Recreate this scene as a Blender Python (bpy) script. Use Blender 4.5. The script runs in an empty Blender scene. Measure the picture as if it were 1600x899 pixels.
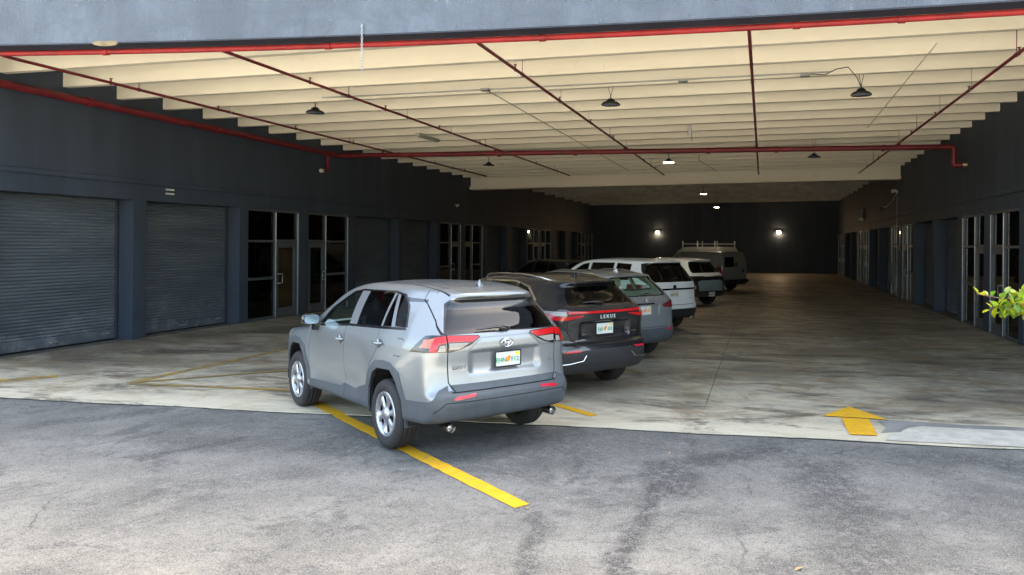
import bpy, math, random
import numpy as np
from mathutils import Vector, Matrix
from mathutils.geometry import tessellate_polygon

rng = random.Random(7)
SC = bpy.context.scene
COL = SC.collection
R = math.radians

# ---------------------------------------------------------------- camera
cam = bpy.data.cameras.new('camera')
co = bpy.data.objects.new('camera', cam); COL.objects.link(co)
CAM_H, YAW, ROLL, FPX = 2.1657, 0.17, 0.0078, 1166.4
CXP, CYP = 992.34, 381.78                      # principal point in the 1600x899 photograph
cam.sensor_width = 36.0
cam.sensor_fit = 'HORIZONTAL'
cam.lens = FPX / 1600 * 36.0
cam.shift_x = (800 - CXP) / 1600
cam.shift_y = -(449.5 - CYP) / 1600
cam.clip_start = 0.05
cam.clip_end = 2000
co.matrix_world = (Matrix.Translation((0, 0, CAM_H)) @ Matrix.Rotation(YAW, 4, 'Z')
                   @ Matrix.Rotation(math.pi / 2, 4, 'X') @ Matrix.Rotation(ROLL, 4, 'Z'))
SC.camera = co

# ---------------------------------------------------------------- sky and sun
SUN_EL, SUN_AZ = R(49), R(18)                  # azimuth clockwise from +Y: the sun stands behind the building, whose shade covers the foreground
w = bpy.data.worlds.new('World'); SC.world = w; w.use_nodes = True
nt = w.node_tree
for n in list(nt.nodes): nt.nodes.remove(n)
sky = nt.nodes.new('ShaderNodeTexSky'); sky.sky_type = 'NISHITA'; sky.sun_disc = False
sky.sun_elevation = SUN_EL; sky.sun_rotation = SUN_AZ
sky.air_density = 0.8; sky.dust_density = 4.0; sky.ozone_density = 0.6
bgn = nt.nodes.new('ShaderNodeBackground'); bgn.inputs[1].default_value = 0.15
out = nt.nodes.new('ShaderNodeOutputWorld')
nt.links.new(sky.outputs[0], bgn.inputs[0]); nt.links.new(bgn.outputs[0], out.inputs[0])
sl = bpy.data.lights.new('sun', 'SUN'); sl.energy = 4.2; sl.angle = R(0.5); sl.color = (1.0, 0.95, 0.88)
so = bpy.data.objects.new('sun', sl); COL.objects.link(so)
sd = Vector((math.sin(SUN_AZ) * math.cos(SUN_EL), math.cos(SUN_AZ) * math.cos(SUN_EL), math.sin(SUN_EL)))
so.rotation_euler = sd.to_track_quat('Z', 'Y').to_euler(); so.location = (0, 40, 40)
SC.view_settings.view_transform = 'Standard'; SC.view_settings.look = 'None'
SC.view_settings.exposure = 3.38; SC.view_settings.gamma = 1.0
SC.view_settings.use_curve_mapping = False
SC.view_settings.use_white_balance = True; SC.view_settings.white_balance_temperature = 8000; SC.view_settings.white_balance_tint = 4
SC.render.engine = 'CYCLES'
SC.cycles.use_denoising = True
SC.cycles.use_adaptive_sampling = True; SC.cycles.adaptive_threshold = 0.005
SC.cycles.max_bounces = 10; SC.cycles.diffuse_bounces = 6; SC.cycles.glossy_bounces = 4
SC.cycles.transparent_max_bounces = 12; SC.cycles.transmission_bounces = 4
SC.cycles.sample_clamp_indirect = 6.0; SC.cycles.caustics_reflective = False; SC.cycles.caustics_refractive = False

# ---------------------------------------------------------------- helpers: objects
def tag(o, label=None, cat=None, group=None, kind=None):
    if label: o['label'] = label
    if cat: o['category'] = cat
    if group: o['group'] = group
    if kind: o['kind'] = kind
    return o

def empty(name, loc=(0, 0, 0), rz=0.0, parent=None):
    o = bpy.data.objects.new(name, None); COL.objects.link(o)
    o.location = loc; o.rotation_euler = (0, 0, rz); o.empty_display_size = 0.3
    if parent: o.parent = parent
    return o

def link(name, me, parent=None, loc=None, rot=None):
    o = bpy.data.objects.new(name, me); COL.objects.link(o)
    if parent: o.parent = parent
    if loc is not None: o.location = loc
    if rot is not None: o.rotation_euler = rot
    return o

class MB:
    """collects boxes, prisms, tubes and lathes; build() links them as one mesh object"""
    def __init__(s): s.v = []; s.f = []; s.sm = []
    def add(s, v, f, smooth=False):
        b = len(s.v); s.v += [tuple(p) for p in v]
        s.f += [tuple(i + b for i in q) for q in f]; s.sm += [smooth] * len(f); return s
    def box(s, x0, x1, y0, y1, z0, z1, bev=0.0):
        if x0 > x1: x0, x1 = x1, x0
        if y0 > y1: y0, y1 = y1, y0
        if z0 > z1: z0, z1 = z1, z0
        if bev <= 0:
            v = [(x0,y0,z0),(x1,y0,z0),(x1,y1,z0),(x0,y1,z0),(x0,y0,z1),(x1,y0,z1),(x1,y1,z1),(x0,y1,z1)]
            return s.add(v, [(0,3,2,1),(4,5,6,7),(0,1,5,4),(1,2,6,5),(2,3,7,6),(3,0,4,7)])
        b = min(bev, (x1-x0)/2.01, (y1-y0)/2.01, (z1-z0)/2.01)
        v = []; idx = {}
        for cx, X, dx in ((0, x0, b), (1, x1, -b)):
            for cy, Y, dy in ((0, y0, b), (1, y1, -b)):
                for cz, Z, dz in ((0, z0, b), (1, z1, -b)):
                    for k, p in enumerate(((X, Y+dy, Z+dz), (X+dx, Y, Z+dz), (X+dx, Y+dy, Z))):
                        idx[cx,cy,cz,k] = len(v); v.append(p)
        f = []
        I = lambda a,b_,c,k: idx[a,b_,c,k]
        for a in (0, 1):
            q = [I(a,0,0,0), I(a,1,0,0), I(a,1,1,0), I(a,0,1,0)]; f.append(tuple(q if a else q[::-1]))
            q = [I(0,a,0,1), I(1,a,0,1), I(1,a,1,1), I(0,a,1,1)]; f.append(tuple(q[::-1] if a else q))
            q = [I(0,0,a,2), I(1,0,a,2), I(1,1,a,2), I(0,1,a,2)]; f.append(tuple(q if a else q[::-1]))
        for a in (0, 1):
            for c in (0, 1):
                q = [I(a,c,0,0), I(a,c,1,0), I(a,c,1,1), I(a,c,0,1)]; f.append(tuple(q if (a+c) % 2 else q[::-1]))
                q = [I(a,0,c,0), I(a,1,c,0), I(a,1,c,2), I(a,0,c,2)]; f.append(tuple(q[::-1] if (a+c) % 2 else q))
                q = [I(0,a,c,1), I(1,a,c,1), I(1,a,c,2), I(0,a,c,2)]; f.append(tuple(q if (a+c) % 2 else q[::-1]))
        for a in (0, 1):
            for c in (0, 1):
                for e in (0, 1):
                    q = [I(a,c,e,0), I(a,c,e,1), I(a,c,e,2)]; f.append(tuple(q if (a+c+e) % 2 else q[::-1]))
        return s.add(v, f)
    def tube(s, pts, r, n=10, caps=True, smooth=True):
        """round tube along a polyline; r a number or one radius per point"""
        P = [Vector(p) for p in pts]; m = len(P)
        rr = r if isinstance(r, (list, tuple)) else [r] * m
        v = []; f = []
        t = (P[1] - P[0]).normalized()
        u = t.orthogonal().normalized()
        for i in range(m):
            if i == 0: t = (P[1] - P[0]).normalized()
            elif i == m - 1: t = (P[-1] - P[-2]).normalized()
            else: t = ((P[i+1] - P[i]).normalized() + (P[i] - P[i-1]).normalized()).normalized()
            u = (u - t * u.dot(t)).normalized(); w_ = t.cross(u)
            for k in range(n):
                a = 2 * math.pi * k / n
                v.append(P[i] + (u * math.cos(a) + w_ * math.sin(a)) * rr[i])
        for i in range(m - 1):
            for k in range(n):
                a, b = i*n + k, i*n + (k+1) % n
                f.append((a, b, b + n, a + n))
        s.add(v, f, smooth)
        if caps:
            s.add(v[:n], [tuple(range(n))[::-1]]); s.add(v[-n:], [tuple(range(n))])
        return s
    def lathe(s, prof, n=32, axis='Z', o=(0,0,0), smooth=True):
        """prof: (radius, height) pairs; axis Z or Y"""
        v = []; f = []
        for r_, h_ in prof:
            for k in range(n):
                a = 2 * math.pi * k / n; c, d = r_ * math.cos(a), r_ * math.sin(a)
                if axis == 'Z': v.append((o[0] + c, o[1] + d, o[2] + h_))
                elif axis == 'Y': v.append((o[0] + d, o[1] + h_, o[2] + c))
                else: v.append((o[0] + h_, o[1] + c, o[2] + d))
        for i in range(len(prof) - 1):
            for k in range(n):
                a, b = i*n + k, i*n + (k+1) % n
                f.append((a, b, b + n, a + n))
        return s.add(v, f, smooth)
    def prism(s, poly, h0, h1, axis='Z'):
        """extrude a 2-D polygon along an axis"""
        m = len(poly)
        def P(a, b, h): return (a, b, h) if axis == 'Z' else ((a, h, b) if axis == 'Y' else (h, a, b))
        v = [P(a, b, h0) for a, b in poly] + [P(a, b, h1) for a, b in poly]
        f = [(i, (i+1) % m, m + (i+1) % m, m + i) for i in range(m)]
        for t in tessellate_polygon([[Vector((a, b, 0)) for a, b in poly]]):
            f += [tuple(t), tuple(m + i for i in t[::-1])]
        return s.add(v, f)
    def mesh(s, name, mat):
        me = bpy.data.meshes.new(name); me.from_pydata(s.v, [], s.f)
        import bmesh
        bm = bmesh.new(); bm.from_mesh(me)
        bmesh.ops.recalc_face_normals(bm, faces=bm.faces); bm.to_mesh(me); bm.free()
        for p, q in zip(me.polygons, s.sm): p.use_smooth = q
        if mat: me.materials.append(mat)
        return me
    def build(s, name, mat, parent=None, loc=None, rot=None):
        return link(name, s.mesh(name, mat), parent, loc, rot)

def text_mesh(name, s, size, mat, extrude=0.002, bold=0.0):
    c = bpy.data.curves.new(name, 'FONT'); c.body = s; c.size = size; c.extrude = extrude; c.offset = bold
    c.align_x = 'CENTER'; c.align_y = 'CENTER'; c.resolution_u = 2
    o = bpy.data.objects.new(name, c); COL.objects.link(o)
    dg = bpy.context.evaluated_depsgraph_get()
    me = bpy.data.meshes.new_from_object(o.evaluated_get(dg)); me.name = name
    bpy.data.objects.remove(o); bpy.data.curves.remove(c)
    me.materials.clear(); me.materials.append(mat)
    return me

# ---------------------------------------------------------------- helpers: materials
class NG:
    """tiny node-graph builder"""
    def __init__(s, name):
        s.m = bpy.data.materials.new(name); s.m.use_nodes = True
        s.t = s.m.node_tree; s.b = s.t.nodes['Principled BSDF']; s._co = None
    def node(s, ty, **kw):
        n = s.t.nodes.new(ty)
        for k, v in kw.items(): setattr(n, k, v)
        return n
    def put(s, sock, v):
        if hasattr(v, 'is_linked') or isinstance(v, bpy.types.NodeSocket): s.t.links.new(v, sock)
        elif isinstance(v, (tuple, list)) and len(v) == 3 and sock.type == 'RGBA': sock.default_value = (*v, 1)
        else: sock.default_value = v
    def co(s):
        if s._co is None:
            n = s.node('ShaderNodeNewGeometry'); s._co = n.outputs['Position']
        return s._co
    def obj(s): return s.node('ShaderNodeTexCoord').outputs['Object']
    def map(s, vec, scale=(1,1,1), loc=(0,0,0), rot=(0,0,0)):
        n = s.node('ShaderNodeMapping'); s.put(n.inputs[0], vec)
        n.inputs['Scale'].default_value = scale; n.inputs['Location'].default_value = loc; n.inputs['Rotation'].default_value = rot
        return n.outputs[0]
    def noise(s, vec, scale, detail=4, rough=.55, dist=0.0):
        n = s.node('ShaderNodeTexNoise'); s.put(n.inputs['Vector'], vec)
        n.inputs['Scale'].default_value = scale; n.inputs['Detail'].default_value = detail
        n.inputs['Roughness'].default_value = rough; n.inputs['Distortion'].default_value = dist
        return n.outputs[0]
    def voro(s, vec, scale, feat='F1'):
        n = s.node('ShaderNodeTexVoronoi', feature=feat); s.put(n.inputs['Vector'], vec); n.inputs['Scale'].default_value = scale
        return n.outputs[0]
    def math(s, op, a, b=0.0, c=0.0, clamp=False):
        n = s.node('ShaderNodeMath', operation=op, use_clamp=clamp)
        s.put(n.inputs[0], a); s.put(n.inputs[1], b); s.put(n.inputs[2], c); return n.outputs[0]
    def ramp(s, f, lo, hi, a=0.0, b=1.0):
        n = s.node('ShaderNodeMapRange', interpolation_type='SMOOTHSTEP'); s.put(n.inputs[0], f)
        n.inputs[1].default_value = lo; n.inputs[2].default_value = hi; n.inputs[3].default_value = a; n.inputs[4].default_value = b
        return n.outputs[0]
    def mix(s, f, a, b, mode='MIX'):
        n = s.node('ShaderNodeMix', data_type='RGBA', blend_type=mode)
        s.put(n.inputs[0], f); s.put(n.inputs[6], a); s.put(n.inputs[7], b); return n.outputs[2]
    def sep(s, vec):
        n = s.node('ShaderNodeSeparateXYZ'); s.put(n.inputs[0], vec); return n.outputs
    def bump(s, h, strength=.3, dist=.01):
        n = s.node('ShaderNodeBump'); s.put(n.inputs['Height'], h); n.inputs['Strength'].default_value = strength
        n.inputs['Distance'].default_value = dist; s.put(s.b.inputs['Normal'], n.outputs[0])
    def seg(s, x0, y0, x1, y1, wd, soft, warp=None):
        """mask round a ground segment (world metres)"""
        xyz = s.sep(warp if warp is not None else s.co())
        dx, dy = x1 - x0, y1 - y0; L2 = dx*dx + dy*dy
        px, py = s.math('SUBTRACT', xyz[0], x0), s.math('SUBTRACT', xyz[1], y0)
        t = s.math('ADD', s.math('MULTIPLY', px, dx / L2), s.math('MULTIPLY', py, dy / L2), clamp=True)
        ex = s.math('SUBTRACT', px, s.math('MULTIPLY', t, dx)); ey = s.math('SUBTRACT', py, s.math('MULTIPLY', t, dy))
        d = s.math('SQRT', s.math('ADD', s.math('MULTIPLY', ex, ex), s.math('MULTIPLY', ey, ey)))
        return s.ramp(d, wd, wd + soft, 1.0, 0.0)
    def set(s, col=None, rough=None, metal=None, spec=None, coat=None, coat_r=None):
        b = s.b.inputs
        if col is not None: s.put(b['Base Color'], col)
        if rough is not None: s.put(b['Roughness'], rough)
        if metal is not None: s.put(b['Metallic'], metal)
        if spec is not None: s.put(b['Specular IOR Level'], spec)
        if coat is not None: s.put(b['Coat Weight'], coat)
        if coat_r is not None: s.put(b['Coat Roughness'], coat_r)
        return s.m

def simple(name, col, rough=.5, metal=0.0, coat=0.0, var=.12, scale=6.0, bump=0.0, coat_r=.05, spec=.5):
    """plain surface with a little uneven tone and roughness"""
    g = NG(name); p = g.obj()
    n = g.noise(p, scale, 5, .6)
    k = g.ramp(n, .3, .7, 1 - var, 1 + var)
    c = g.mix(1.0, tuple(col), k, 'MULTIPLY')
    g.set(c, g.ramp(n, .25, .75, max(rough - .06, .02), rough + .06), metal, spec, coat, coat_r)
    if bump: g.bump(g.noise(p, scale * 12, 3), bump, .004)
    return g.m

def emit(name, col, power):
    g = NG(name); g.set((.8, .8, .8), .4)
    g.put(g.b.inputs['Emission Color'], col); g.b.inputs['Emission Strength'].default_value = power
    return g.m

def glass(name, tint, refl=1.0, rough=.01):
    """thin pane: tinted see-through plus mirror reflection"""
    g = NG(name); t = g.t
    tr = g.node('ShaderNodeBsdfTransparent'); tr.inputs[0].default_value = (*tint, 1)
    gl = g.node('ShaderNodeBsdfGlossy'); gl.inputs['Roughness'].default_value = rough; gl.inputs[0].default_value = (refl, refl, refl, 1)
    lw = g.node('ShaderNodeLayerWeight'); lw.inputs[0].default_value = .5     # Schlick reflectance, same from both faces
    fr = g.math('ADD', .05, g.math('MULTIPLY', g.math('POWER', lw.outputs['Facing'], 5.0), .95))
    mx = g.node('ShaderNodeMixShader'); t.links.new(fr, mx.inputs[0])
    t.links.new(tr.outputs[0], mx.inputs[1]); t.links.new(gl.outputs[0], mx.inputs[2])
    o = [n for n in t.nodes if n.type == 'OUTPUT_MATERIAL'][0]; t.links.new(mx.outputs[0], o.inputs[0])
    t.nodes.remove(g.b); return g.m
# ================================================================ materials of the place
XL, XR = -13.55, 5.63          # inner faces of the two long walls
YF, YB = 9.45, 58.8            # front face of the fascia, back wall
YJ = 8.62                      # where the asphalt meets the concrete floor

def m_asphalt():
    g = NG('worn_asphalt'); p = g.co()
    wn = g.noise(p, 1.1, 3, .5)
    wv = g.node('ShaderNodeVectorMath', operation='MULTIPLY_ADD')
    nc = g.node('ShaderNodeTexNoise'); g.put(nc.inputs['Vector'], p); nc.inputs['Scale'].default_value = 2.2; nc.inputs['Detail'].default_value = 4
    g.put(wv.inputs[0], nc.outputs['Color']); wv.inputs[1].default_value = (.45, .45, 0); g.put(wv.inputs[2], p)
    warp = g.map(wv.outputs[0], loc=(-.225, -.225, 0))
    big = g.noise(p, .38, 5, .62, .3); mid = g.noise(p, 1.7, 6, .68)
    fine = g.noise(p, 75, 3, .8); agg = g.voro(p, 85); grit = g.noise(p, 32, 4, .8)
    c = g.mix(g.ramp(big, .38, .62), (0.1133, 0.1080, 0.1003), (0.2020, 0.1911, 0.1719))
    c = g.mix(g.ramp(mid, .40, .70, 0, .85), c, (0.2463, 0.2332, 0.2098))
    c = g.mix(g.ramp(g.noise(p, .9, 6, .72, .6), .50, .64, 0, .85), c, (0.0542, 0.0534, 0.0538))
    c = g.mix(g.ramp(g.noise(g.map(p, (1, 2.2, 1), rot=(0, 0, .5)), 1.6, 6, .75, .8), .56, .66, 0, .7), c, (.05, .05, .058))
    c = g.mix(g.ramp(grit, .52, .70, 0, .5), c, (0.2758, 0.2619, 0.2359)); c = g.mix(g.ramp(grit, .46, .30, 0, .6), c, (.06, .059, .057))
    gr2 = g.noise(p, 13, 7, .86)
    c = g.mix(g.ramp(gr2, .53, .66, 0, .6), c, (.30, .293, .275)); c = g.mix(g.ramp(gr2, .47, .36, 0, .75), c, (.05, .049, .048))
    # band of old oil and grime in front of the concrete edge
    y = g.sep(p)[1]
    band = g.math('MULTIPLY', g.ramp(y, 5.6, 8.2), g.ramp(g.noise(g.map(p, (.6, 1.3, 1)), 1.1, 6, .7), .36, .6))
    c = g.mix(g.math('MULTIPLY', band, .25), c, (.05, .051, .052))
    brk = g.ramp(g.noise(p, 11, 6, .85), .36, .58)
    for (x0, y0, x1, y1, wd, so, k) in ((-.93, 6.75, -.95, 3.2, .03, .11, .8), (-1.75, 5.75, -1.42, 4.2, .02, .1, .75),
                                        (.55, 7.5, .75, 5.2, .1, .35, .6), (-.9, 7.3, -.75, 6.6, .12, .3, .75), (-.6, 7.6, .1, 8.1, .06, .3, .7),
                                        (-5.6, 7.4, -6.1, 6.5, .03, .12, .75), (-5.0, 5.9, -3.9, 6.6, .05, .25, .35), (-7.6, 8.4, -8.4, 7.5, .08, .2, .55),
                                        (-4.0, 7.9, -2.4, 7.6, .5, .8, .45), (-6.6, 7.6, -4.5, 7.4, .25, .6, .3), (1.5, 8.2, 4.5, 7.7, .08, .3, .55),  # the widest patch paints the silver car's shade into the asphalt
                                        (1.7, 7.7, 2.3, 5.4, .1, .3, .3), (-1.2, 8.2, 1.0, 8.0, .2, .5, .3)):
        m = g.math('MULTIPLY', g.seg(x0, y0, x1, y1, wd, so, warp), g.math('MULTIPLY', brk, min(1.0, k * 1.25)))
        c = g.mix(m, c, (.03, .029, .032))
    c = g.mix(g.ramp(fine, .42, .72, 0, .6), c, (0.3251, 0.3087, 0.2786))
    c = g.mix(g.ramp(fine, .5, .3, 0, .8), c, (.035, .035, .036))
    cr = g.voro(g.map(warp, (1, 1, 1)), .42, 'DISTANCE_TO_EDGE')
    crk = g.math('MULTIPLY', g.ramp(cr, 0.0, .007, 1, 0), g.ramp(g.noise(p, .7, 2), .5, .62))
    c = g.mix(g.math('MULTIPLY', crk, .45), c, (.03, .03, .03))
    lit = g.math('MULTIPLY', g.ramp(g.voro(p, 3.1), .0, .035, 1, 0), g.ramp(g.noise(p, 5, 2), .55, .6))
    c = g.mix(g.math('MULTIPLY', lit, .6), c, (.5, .45, .36))
    g.set(c, g.ramp(mid, .3, .7, .78, .95), 0, .35)
    h = g.math('ADD', g.math('MULTIPLY', fine, .8), g.math('MULTIPLY', agg, .5))
    h = g.math('SUBTRACT', h, g.math('MULTIPLY', crk, 2.0))
    g.bump(h, .55, .012); return g.m

def m_concrete():
    g = NG('stained_concrete'); p = g.co()
    st = g.map(p, (.65, 1.15, 1), rot=(0, 0, .2))
    nc = g.node('ShaderNodeTexNoise'); g.put(nc.inputs['Vector'], p); nc.inputs['Scale'].default_value = 1.6; nc.inputs['Detail'].default_value = 4
    wv = g.node('ShaderNodeVectorMath', operation='MULTIPLY_ADD'); g.put(wv.inputs[0], nc.outputs['Color']); wv.inputs[1].default_value = (.5, .5, 0); g.put(wv.inputs[2], p)
    warp = g.map(wv.outputs[0], loc=(-.25, -.25, 0))
    big = g.noise(st, .55, 6, .65, .4); mid = g.noise(st, 2.1, 6, .7, .3); fine = g.noise(p, 26, 4, .7)
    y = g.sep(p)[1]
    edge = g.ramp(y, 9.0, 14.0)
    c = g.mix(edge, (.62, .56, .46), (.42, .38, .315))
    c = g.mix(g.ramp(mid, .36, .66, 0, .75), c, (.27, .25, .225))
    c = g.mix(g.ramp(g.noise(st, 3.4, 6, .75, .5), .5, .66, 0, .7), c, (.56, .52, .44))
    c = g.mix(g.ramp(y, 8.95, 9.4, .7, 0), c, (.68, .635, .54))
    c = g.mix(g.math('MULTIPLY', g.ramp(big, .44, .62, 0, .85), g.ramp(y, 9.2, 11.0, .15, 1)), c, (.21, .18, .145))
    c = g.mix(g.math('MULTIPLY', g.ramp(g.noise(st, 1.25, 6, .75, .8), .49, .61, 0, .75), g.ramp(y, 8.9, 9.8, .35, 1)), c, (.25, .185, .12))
    c = g.mix(g.ramp(g.noise(g.map(p, (.5, 1.5, 1), (3, 8, 0)), .9, 7, .76, .5), .52, .62, 0, .8), c, (.095, .085, .073))
    brk = g.ramp(g.noise(p, 6, 5, .75), .3, .65)
    for (x0, y0, x1, y1, wd, so, k) in ((-12.9, 12.2, -9.6, 13.8, .25, .5, .7), (-12.6, 15.2, -11.2, 18.4, .2, .5, .6), (-1.6, 15, 1.5, 15.2, .02, .07, .7), (-1.9, 13, 3.5, 13.3, .02, .06, .5),
                                        (-1.0, 20, .2, 44, .35, 1.0, .5), (3.0, 12, 1.8, 40, .35, 1.0, .45), (-3.0, 12.3, -1.2, 12.1, .3, .5, .5)):
        m = g.math('MULTIPLY', g.seg(x0, y0, x1, y1, wd, so, warp), g.math('MULTIPLY', brk, k)); c = g.mix(m, c, (.055, .05, .046))
    sc = g.math('MULTIPLY', g.ramp(g.noise(g.map(p, (.6, 6, 1), rot=(0, 0, .25)), 1.6, 5, .7, .6), .63, .72), .55)
    c = g.mix(sc, c, (.66, .62, .54))
    c = g.mix(g.ramp(fine, .55, .8, 0, .4), c, (.42, .4, .37)); c = g.mix(g.ramp(fine, .42, .25, 0, .4), c, (.06, .058, .055))
    # saw joints every 6 m
    jx = g.math('PINGPONG', g.math('ADD', g.sep(p)[0], 13.55), 3.2); jy = g.math('PINGPONG', g.math('SUBTRACT', y, 8.62), 3.05)
    jn = g.math('MAXIMUM', g.ramp(jx, .004, .012, 1, 0), g.ramp(jy, .004, .014, 1, 0))
    jn = g.math('MULTIPLY', jn, g.ramp(y, 9.5, 10.5))
    c = g.mix(g.math('MULTIPLY', jn, .7), c, (.04, .038, .036))
    c = g.mix(1.0, c, (1.06, 1.0, .88), 'MULTIPLY')
    g.set(c, g.ramp(mid, .3, .7, .42, .72), 0, .45)
    g.bump(g.math('SUBTRACT', g.math('ADD', fine, mid), jn), .22, .006); return g.m

def m_paint(name, col, streak, dirt=.3):
    """painted stucco or block: vertical streaks, chips, dust"""
    g = NG(name); p = g.co()
    v = g.noise(g.map(p, (1.1, 1.1, .22)), 1.3, 5, .62, .2); n = g.noise(p, .5, 5, .6); f = g.noise(p, 14, 4, .65)
    c = g.mix(g.ramp(v, .32, .72), tuple(x * .82 for x in col), tuple(min(1, x * 1.14) for x in col))
    c = g.mix(g.ramp(n, .45, .7, 0, dirt), c, tuple(x * .7 for x in col))
    if streak:
        s1 = g.math('MULTIPLY', g.ramp(g.noise(g.map(p, (5.5, 5.5, .5)), 1, 4, .7, .6), .6, .74), g.ramp(g.noise(p, 1.5, 3), .45, .62))
        c = g.mix(g.math('MULTIPLY', s1, streak * .6), c, (.4, .46, .55))
        bl = g.ramp(g.noise(g.map(p, (1, 1, 1.6)), 1.1, 6, .7, .5), .42, .62, 0, .55)
        c = g.mix(bl, c, tuple(x * .68 for x in col))
        s2 = g.ramp(g.noise(g.map(p, (1.6, 1.6, 5)), 2.2, 4, .75, 1.2), .66, .74)
        c = g.mix(g.math('MULTIPLY', s2, streak * .45), c, (.42, .47, .55))
    g.set(c, .62, 0, .35)
    if streak:                                            # trowelled, patched stucco
        d1 = g.noise(g.map(p, (1.3, 1.3, .7)), 2.4, 6, .7, .8); d2 = g.ramp(g.voro(g.map(p, (1, 1, .8)), 1.5), .02, .16, -1.2, 0)
        g.bump(g.math('ADD', g.math('ADD', f, g.math('MULTIPLY', d1, 5)), d2), .8, .02)
    else: g.bump(g.math('ADD', f, g.math('MULTIPLY', v, 2)), .3, .006)
    return g.m

def m_cream():
    g = NG('cream_ceiling_paint'); p = g.co()
    n = g.noise(g.map(p, (.25, 1, 1)), 1.2, 5, .6); f = g.noise(p, 9, 4, .65)
    c = g.mix(g.ramp(n, .3, .72), (.77, .725, .625), (.83, .79, .69))
    c = g.mix(g.ramp(g.noise(p, 2.5, 5, .7, .5), .62, .75, 0, .35), c, (.55, .48, .36))
    c = g.mix(g.ramp(g.noise(g.map(p, (1, 1, .3)), 3, 4, .7), .64, .75, 0, .4), c, (.62, .54, .4))
    g.set(c, .75, 0, .25); g.bump(f, .15, .004); return g.m

def m_roller():
    g = NG('blue_grey_roller_door'); p = g.co()
    n = g.noise(g.map(p, (1, .5, 2.5)), 1.2, 5, .6)
    c = g.mix(g.ramp(n, .3, .7), (.076, .095, .118), (.112, .135, .16))
    z = g.sep(p)[2]
    c = g.mix(g.math('MULTIPLY', g.ramp(g.noise(p, 3, 5, .7), .45, .7), g.ramp(z, 1.0, .1, 0, .6)), c, (.27, .3, .33))
    g.set(c, .5, .0, .5); return g.m

def m_yellow():
    g = NG('yellow_line_paint'); p = g.co()
    f = g.noise(p, 30, 4, .75); n = g.noise(p, 5, 4, .7)
    c = g.mix(g.ramp(n, .3, .75), (.72, .36, .015), (.8, .43, .025))
    wear = g.math('MAXIMUM', g.ramp(g.noise(p, 60, 3, .8), .56, .68), g.math('MULTIPLY', g.ramp(g.noise(p, 7, 6, .8), .54, .66), .9))
    c = g.mix(g.math('MULTIPLY', wear, .75), c, (.3, .21, .11)); g.set(c, .7, 0, .3); g.bump(f, .3, .004); return g.m

M = {}
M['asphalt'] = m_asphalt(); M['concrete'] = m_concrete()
M['wall'] = m_paint('slate_blue_wall_paint', (.043, .060, .087), 0.0, .35)
M['fascia'] = m_paint('pale_blue_grey_fascia_paint', (.095, .12, .16), .6, .5)
M['soffit'] = m_paint('dark_blue_soffit_paint', (.03, .036, .055), 0.0)
M['cream'] = m_cream(); M['roller'] = m_roller(); M['yellow'] = m_yellow()
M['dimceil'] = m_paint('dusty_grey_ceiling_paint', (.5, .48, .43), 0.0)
M['red'] = simple('red_sprinkler_paint', (.15, .010, .018), .5, var=.3, scale=3)
M['brightred'] = simple('bright_red_pipe_paint', (.27, .012, .018), .6, var=.25, scale=3)
M['frame'] = simple('grey_aluminium_frame', (.085, .097, .11), .45, .2)
M['alu'] = simple('bare_aluminium', (.6, .62, .64), .33, .9)
M['pane'] = glass('dark_store_glass', (.22, .24, .27), .9)
M['black'] = simple('black_lamp_metal', (.012, .012, .016), .45)
M['galv'] = simple('galvanised_steel', (.4, .41, .42), .45, .8)
M['dark'] = simple('dark_room_wall', (.02, .022, .026), .8)
M['ply'] = simple('brown_paper_behind_glass', (.42, .25, .10), .8, scale=2, var=.2)
M['white'] = simple('white_plastic', (.7, .7, .68), .4)
M['faded'] = None

# ================================================================ ground
def sheet(name, x0, x1, y0, y1, z, mat, nx=1, ny=1):
    v = [(x0 + (x1-x0)*i/nx, y0 + (y1-y0)*j/ny, z) for j in range(ny+1) for i in range(nx+1)]
    f = [(j*(nx+1)+i, j*(nx+1)+i+1, (j+1)*(nx+1)+i+1, (j+1)*(nx+1)+i) for j in range(ny) for i in range(nx)]
    return tag(MB().add(v, f).build(name, mat), kind='structure')
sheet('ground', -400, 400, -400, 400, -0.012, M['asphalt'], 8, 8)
# added pale ground behind the camera, in full sun, bouncing light onto the ceiling
g = NG('bounce_concrete'); p = g.co()
c = g.mix(g.ramp(g.noise(p, .4, 6, .65), .35, .65), (.30, .29, .265), (.40, .385, .355)); c = g.mix(g.ramp(g.noise(p, 30, 3, .7), .45, .7, 0, .3), c, (.28, .265, .24))
g.set(c, .85, 0, .3); g.bump(g.noise(p, 40, 3), .2, .005)
sheet('road', -120, 120, -45, 1.9, -0.006, g.m, 8, 4)  # added bounce surface, unseen; no road is known here
# concrete floor with a slightly ragged front edge
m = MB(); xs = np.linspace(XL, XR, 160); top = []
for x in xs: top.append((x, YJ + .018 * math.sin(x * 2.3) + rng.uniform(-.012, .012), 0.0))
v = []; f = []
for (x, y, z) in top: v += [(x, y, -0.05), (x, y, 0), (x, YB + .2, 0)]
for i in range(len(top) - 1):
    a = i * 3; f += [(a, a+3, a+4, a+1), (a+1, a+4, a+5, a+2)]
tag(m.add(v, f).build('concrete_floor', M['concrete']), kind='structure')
# dark open joint between the two
m = MB(); v = []; f = []
for i, (x, y, z) in enumerate(top):
    wd = .02 + .028 * abs(math.sin(x * 1.7) * math.sin(x * .63 + 1)) + rng.uniform(0, .012); v += [(x, y - wd, -.008), (x, y, -.008)]
for i in range(len(top) - 1): f.append((i*2, i*2+2, i*2+3, i*2+1))
tag(m.add(v, f).build('joint_filler', simple('tar_joint', (.018, .017, .02), .8)), kind='structure')

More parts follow.
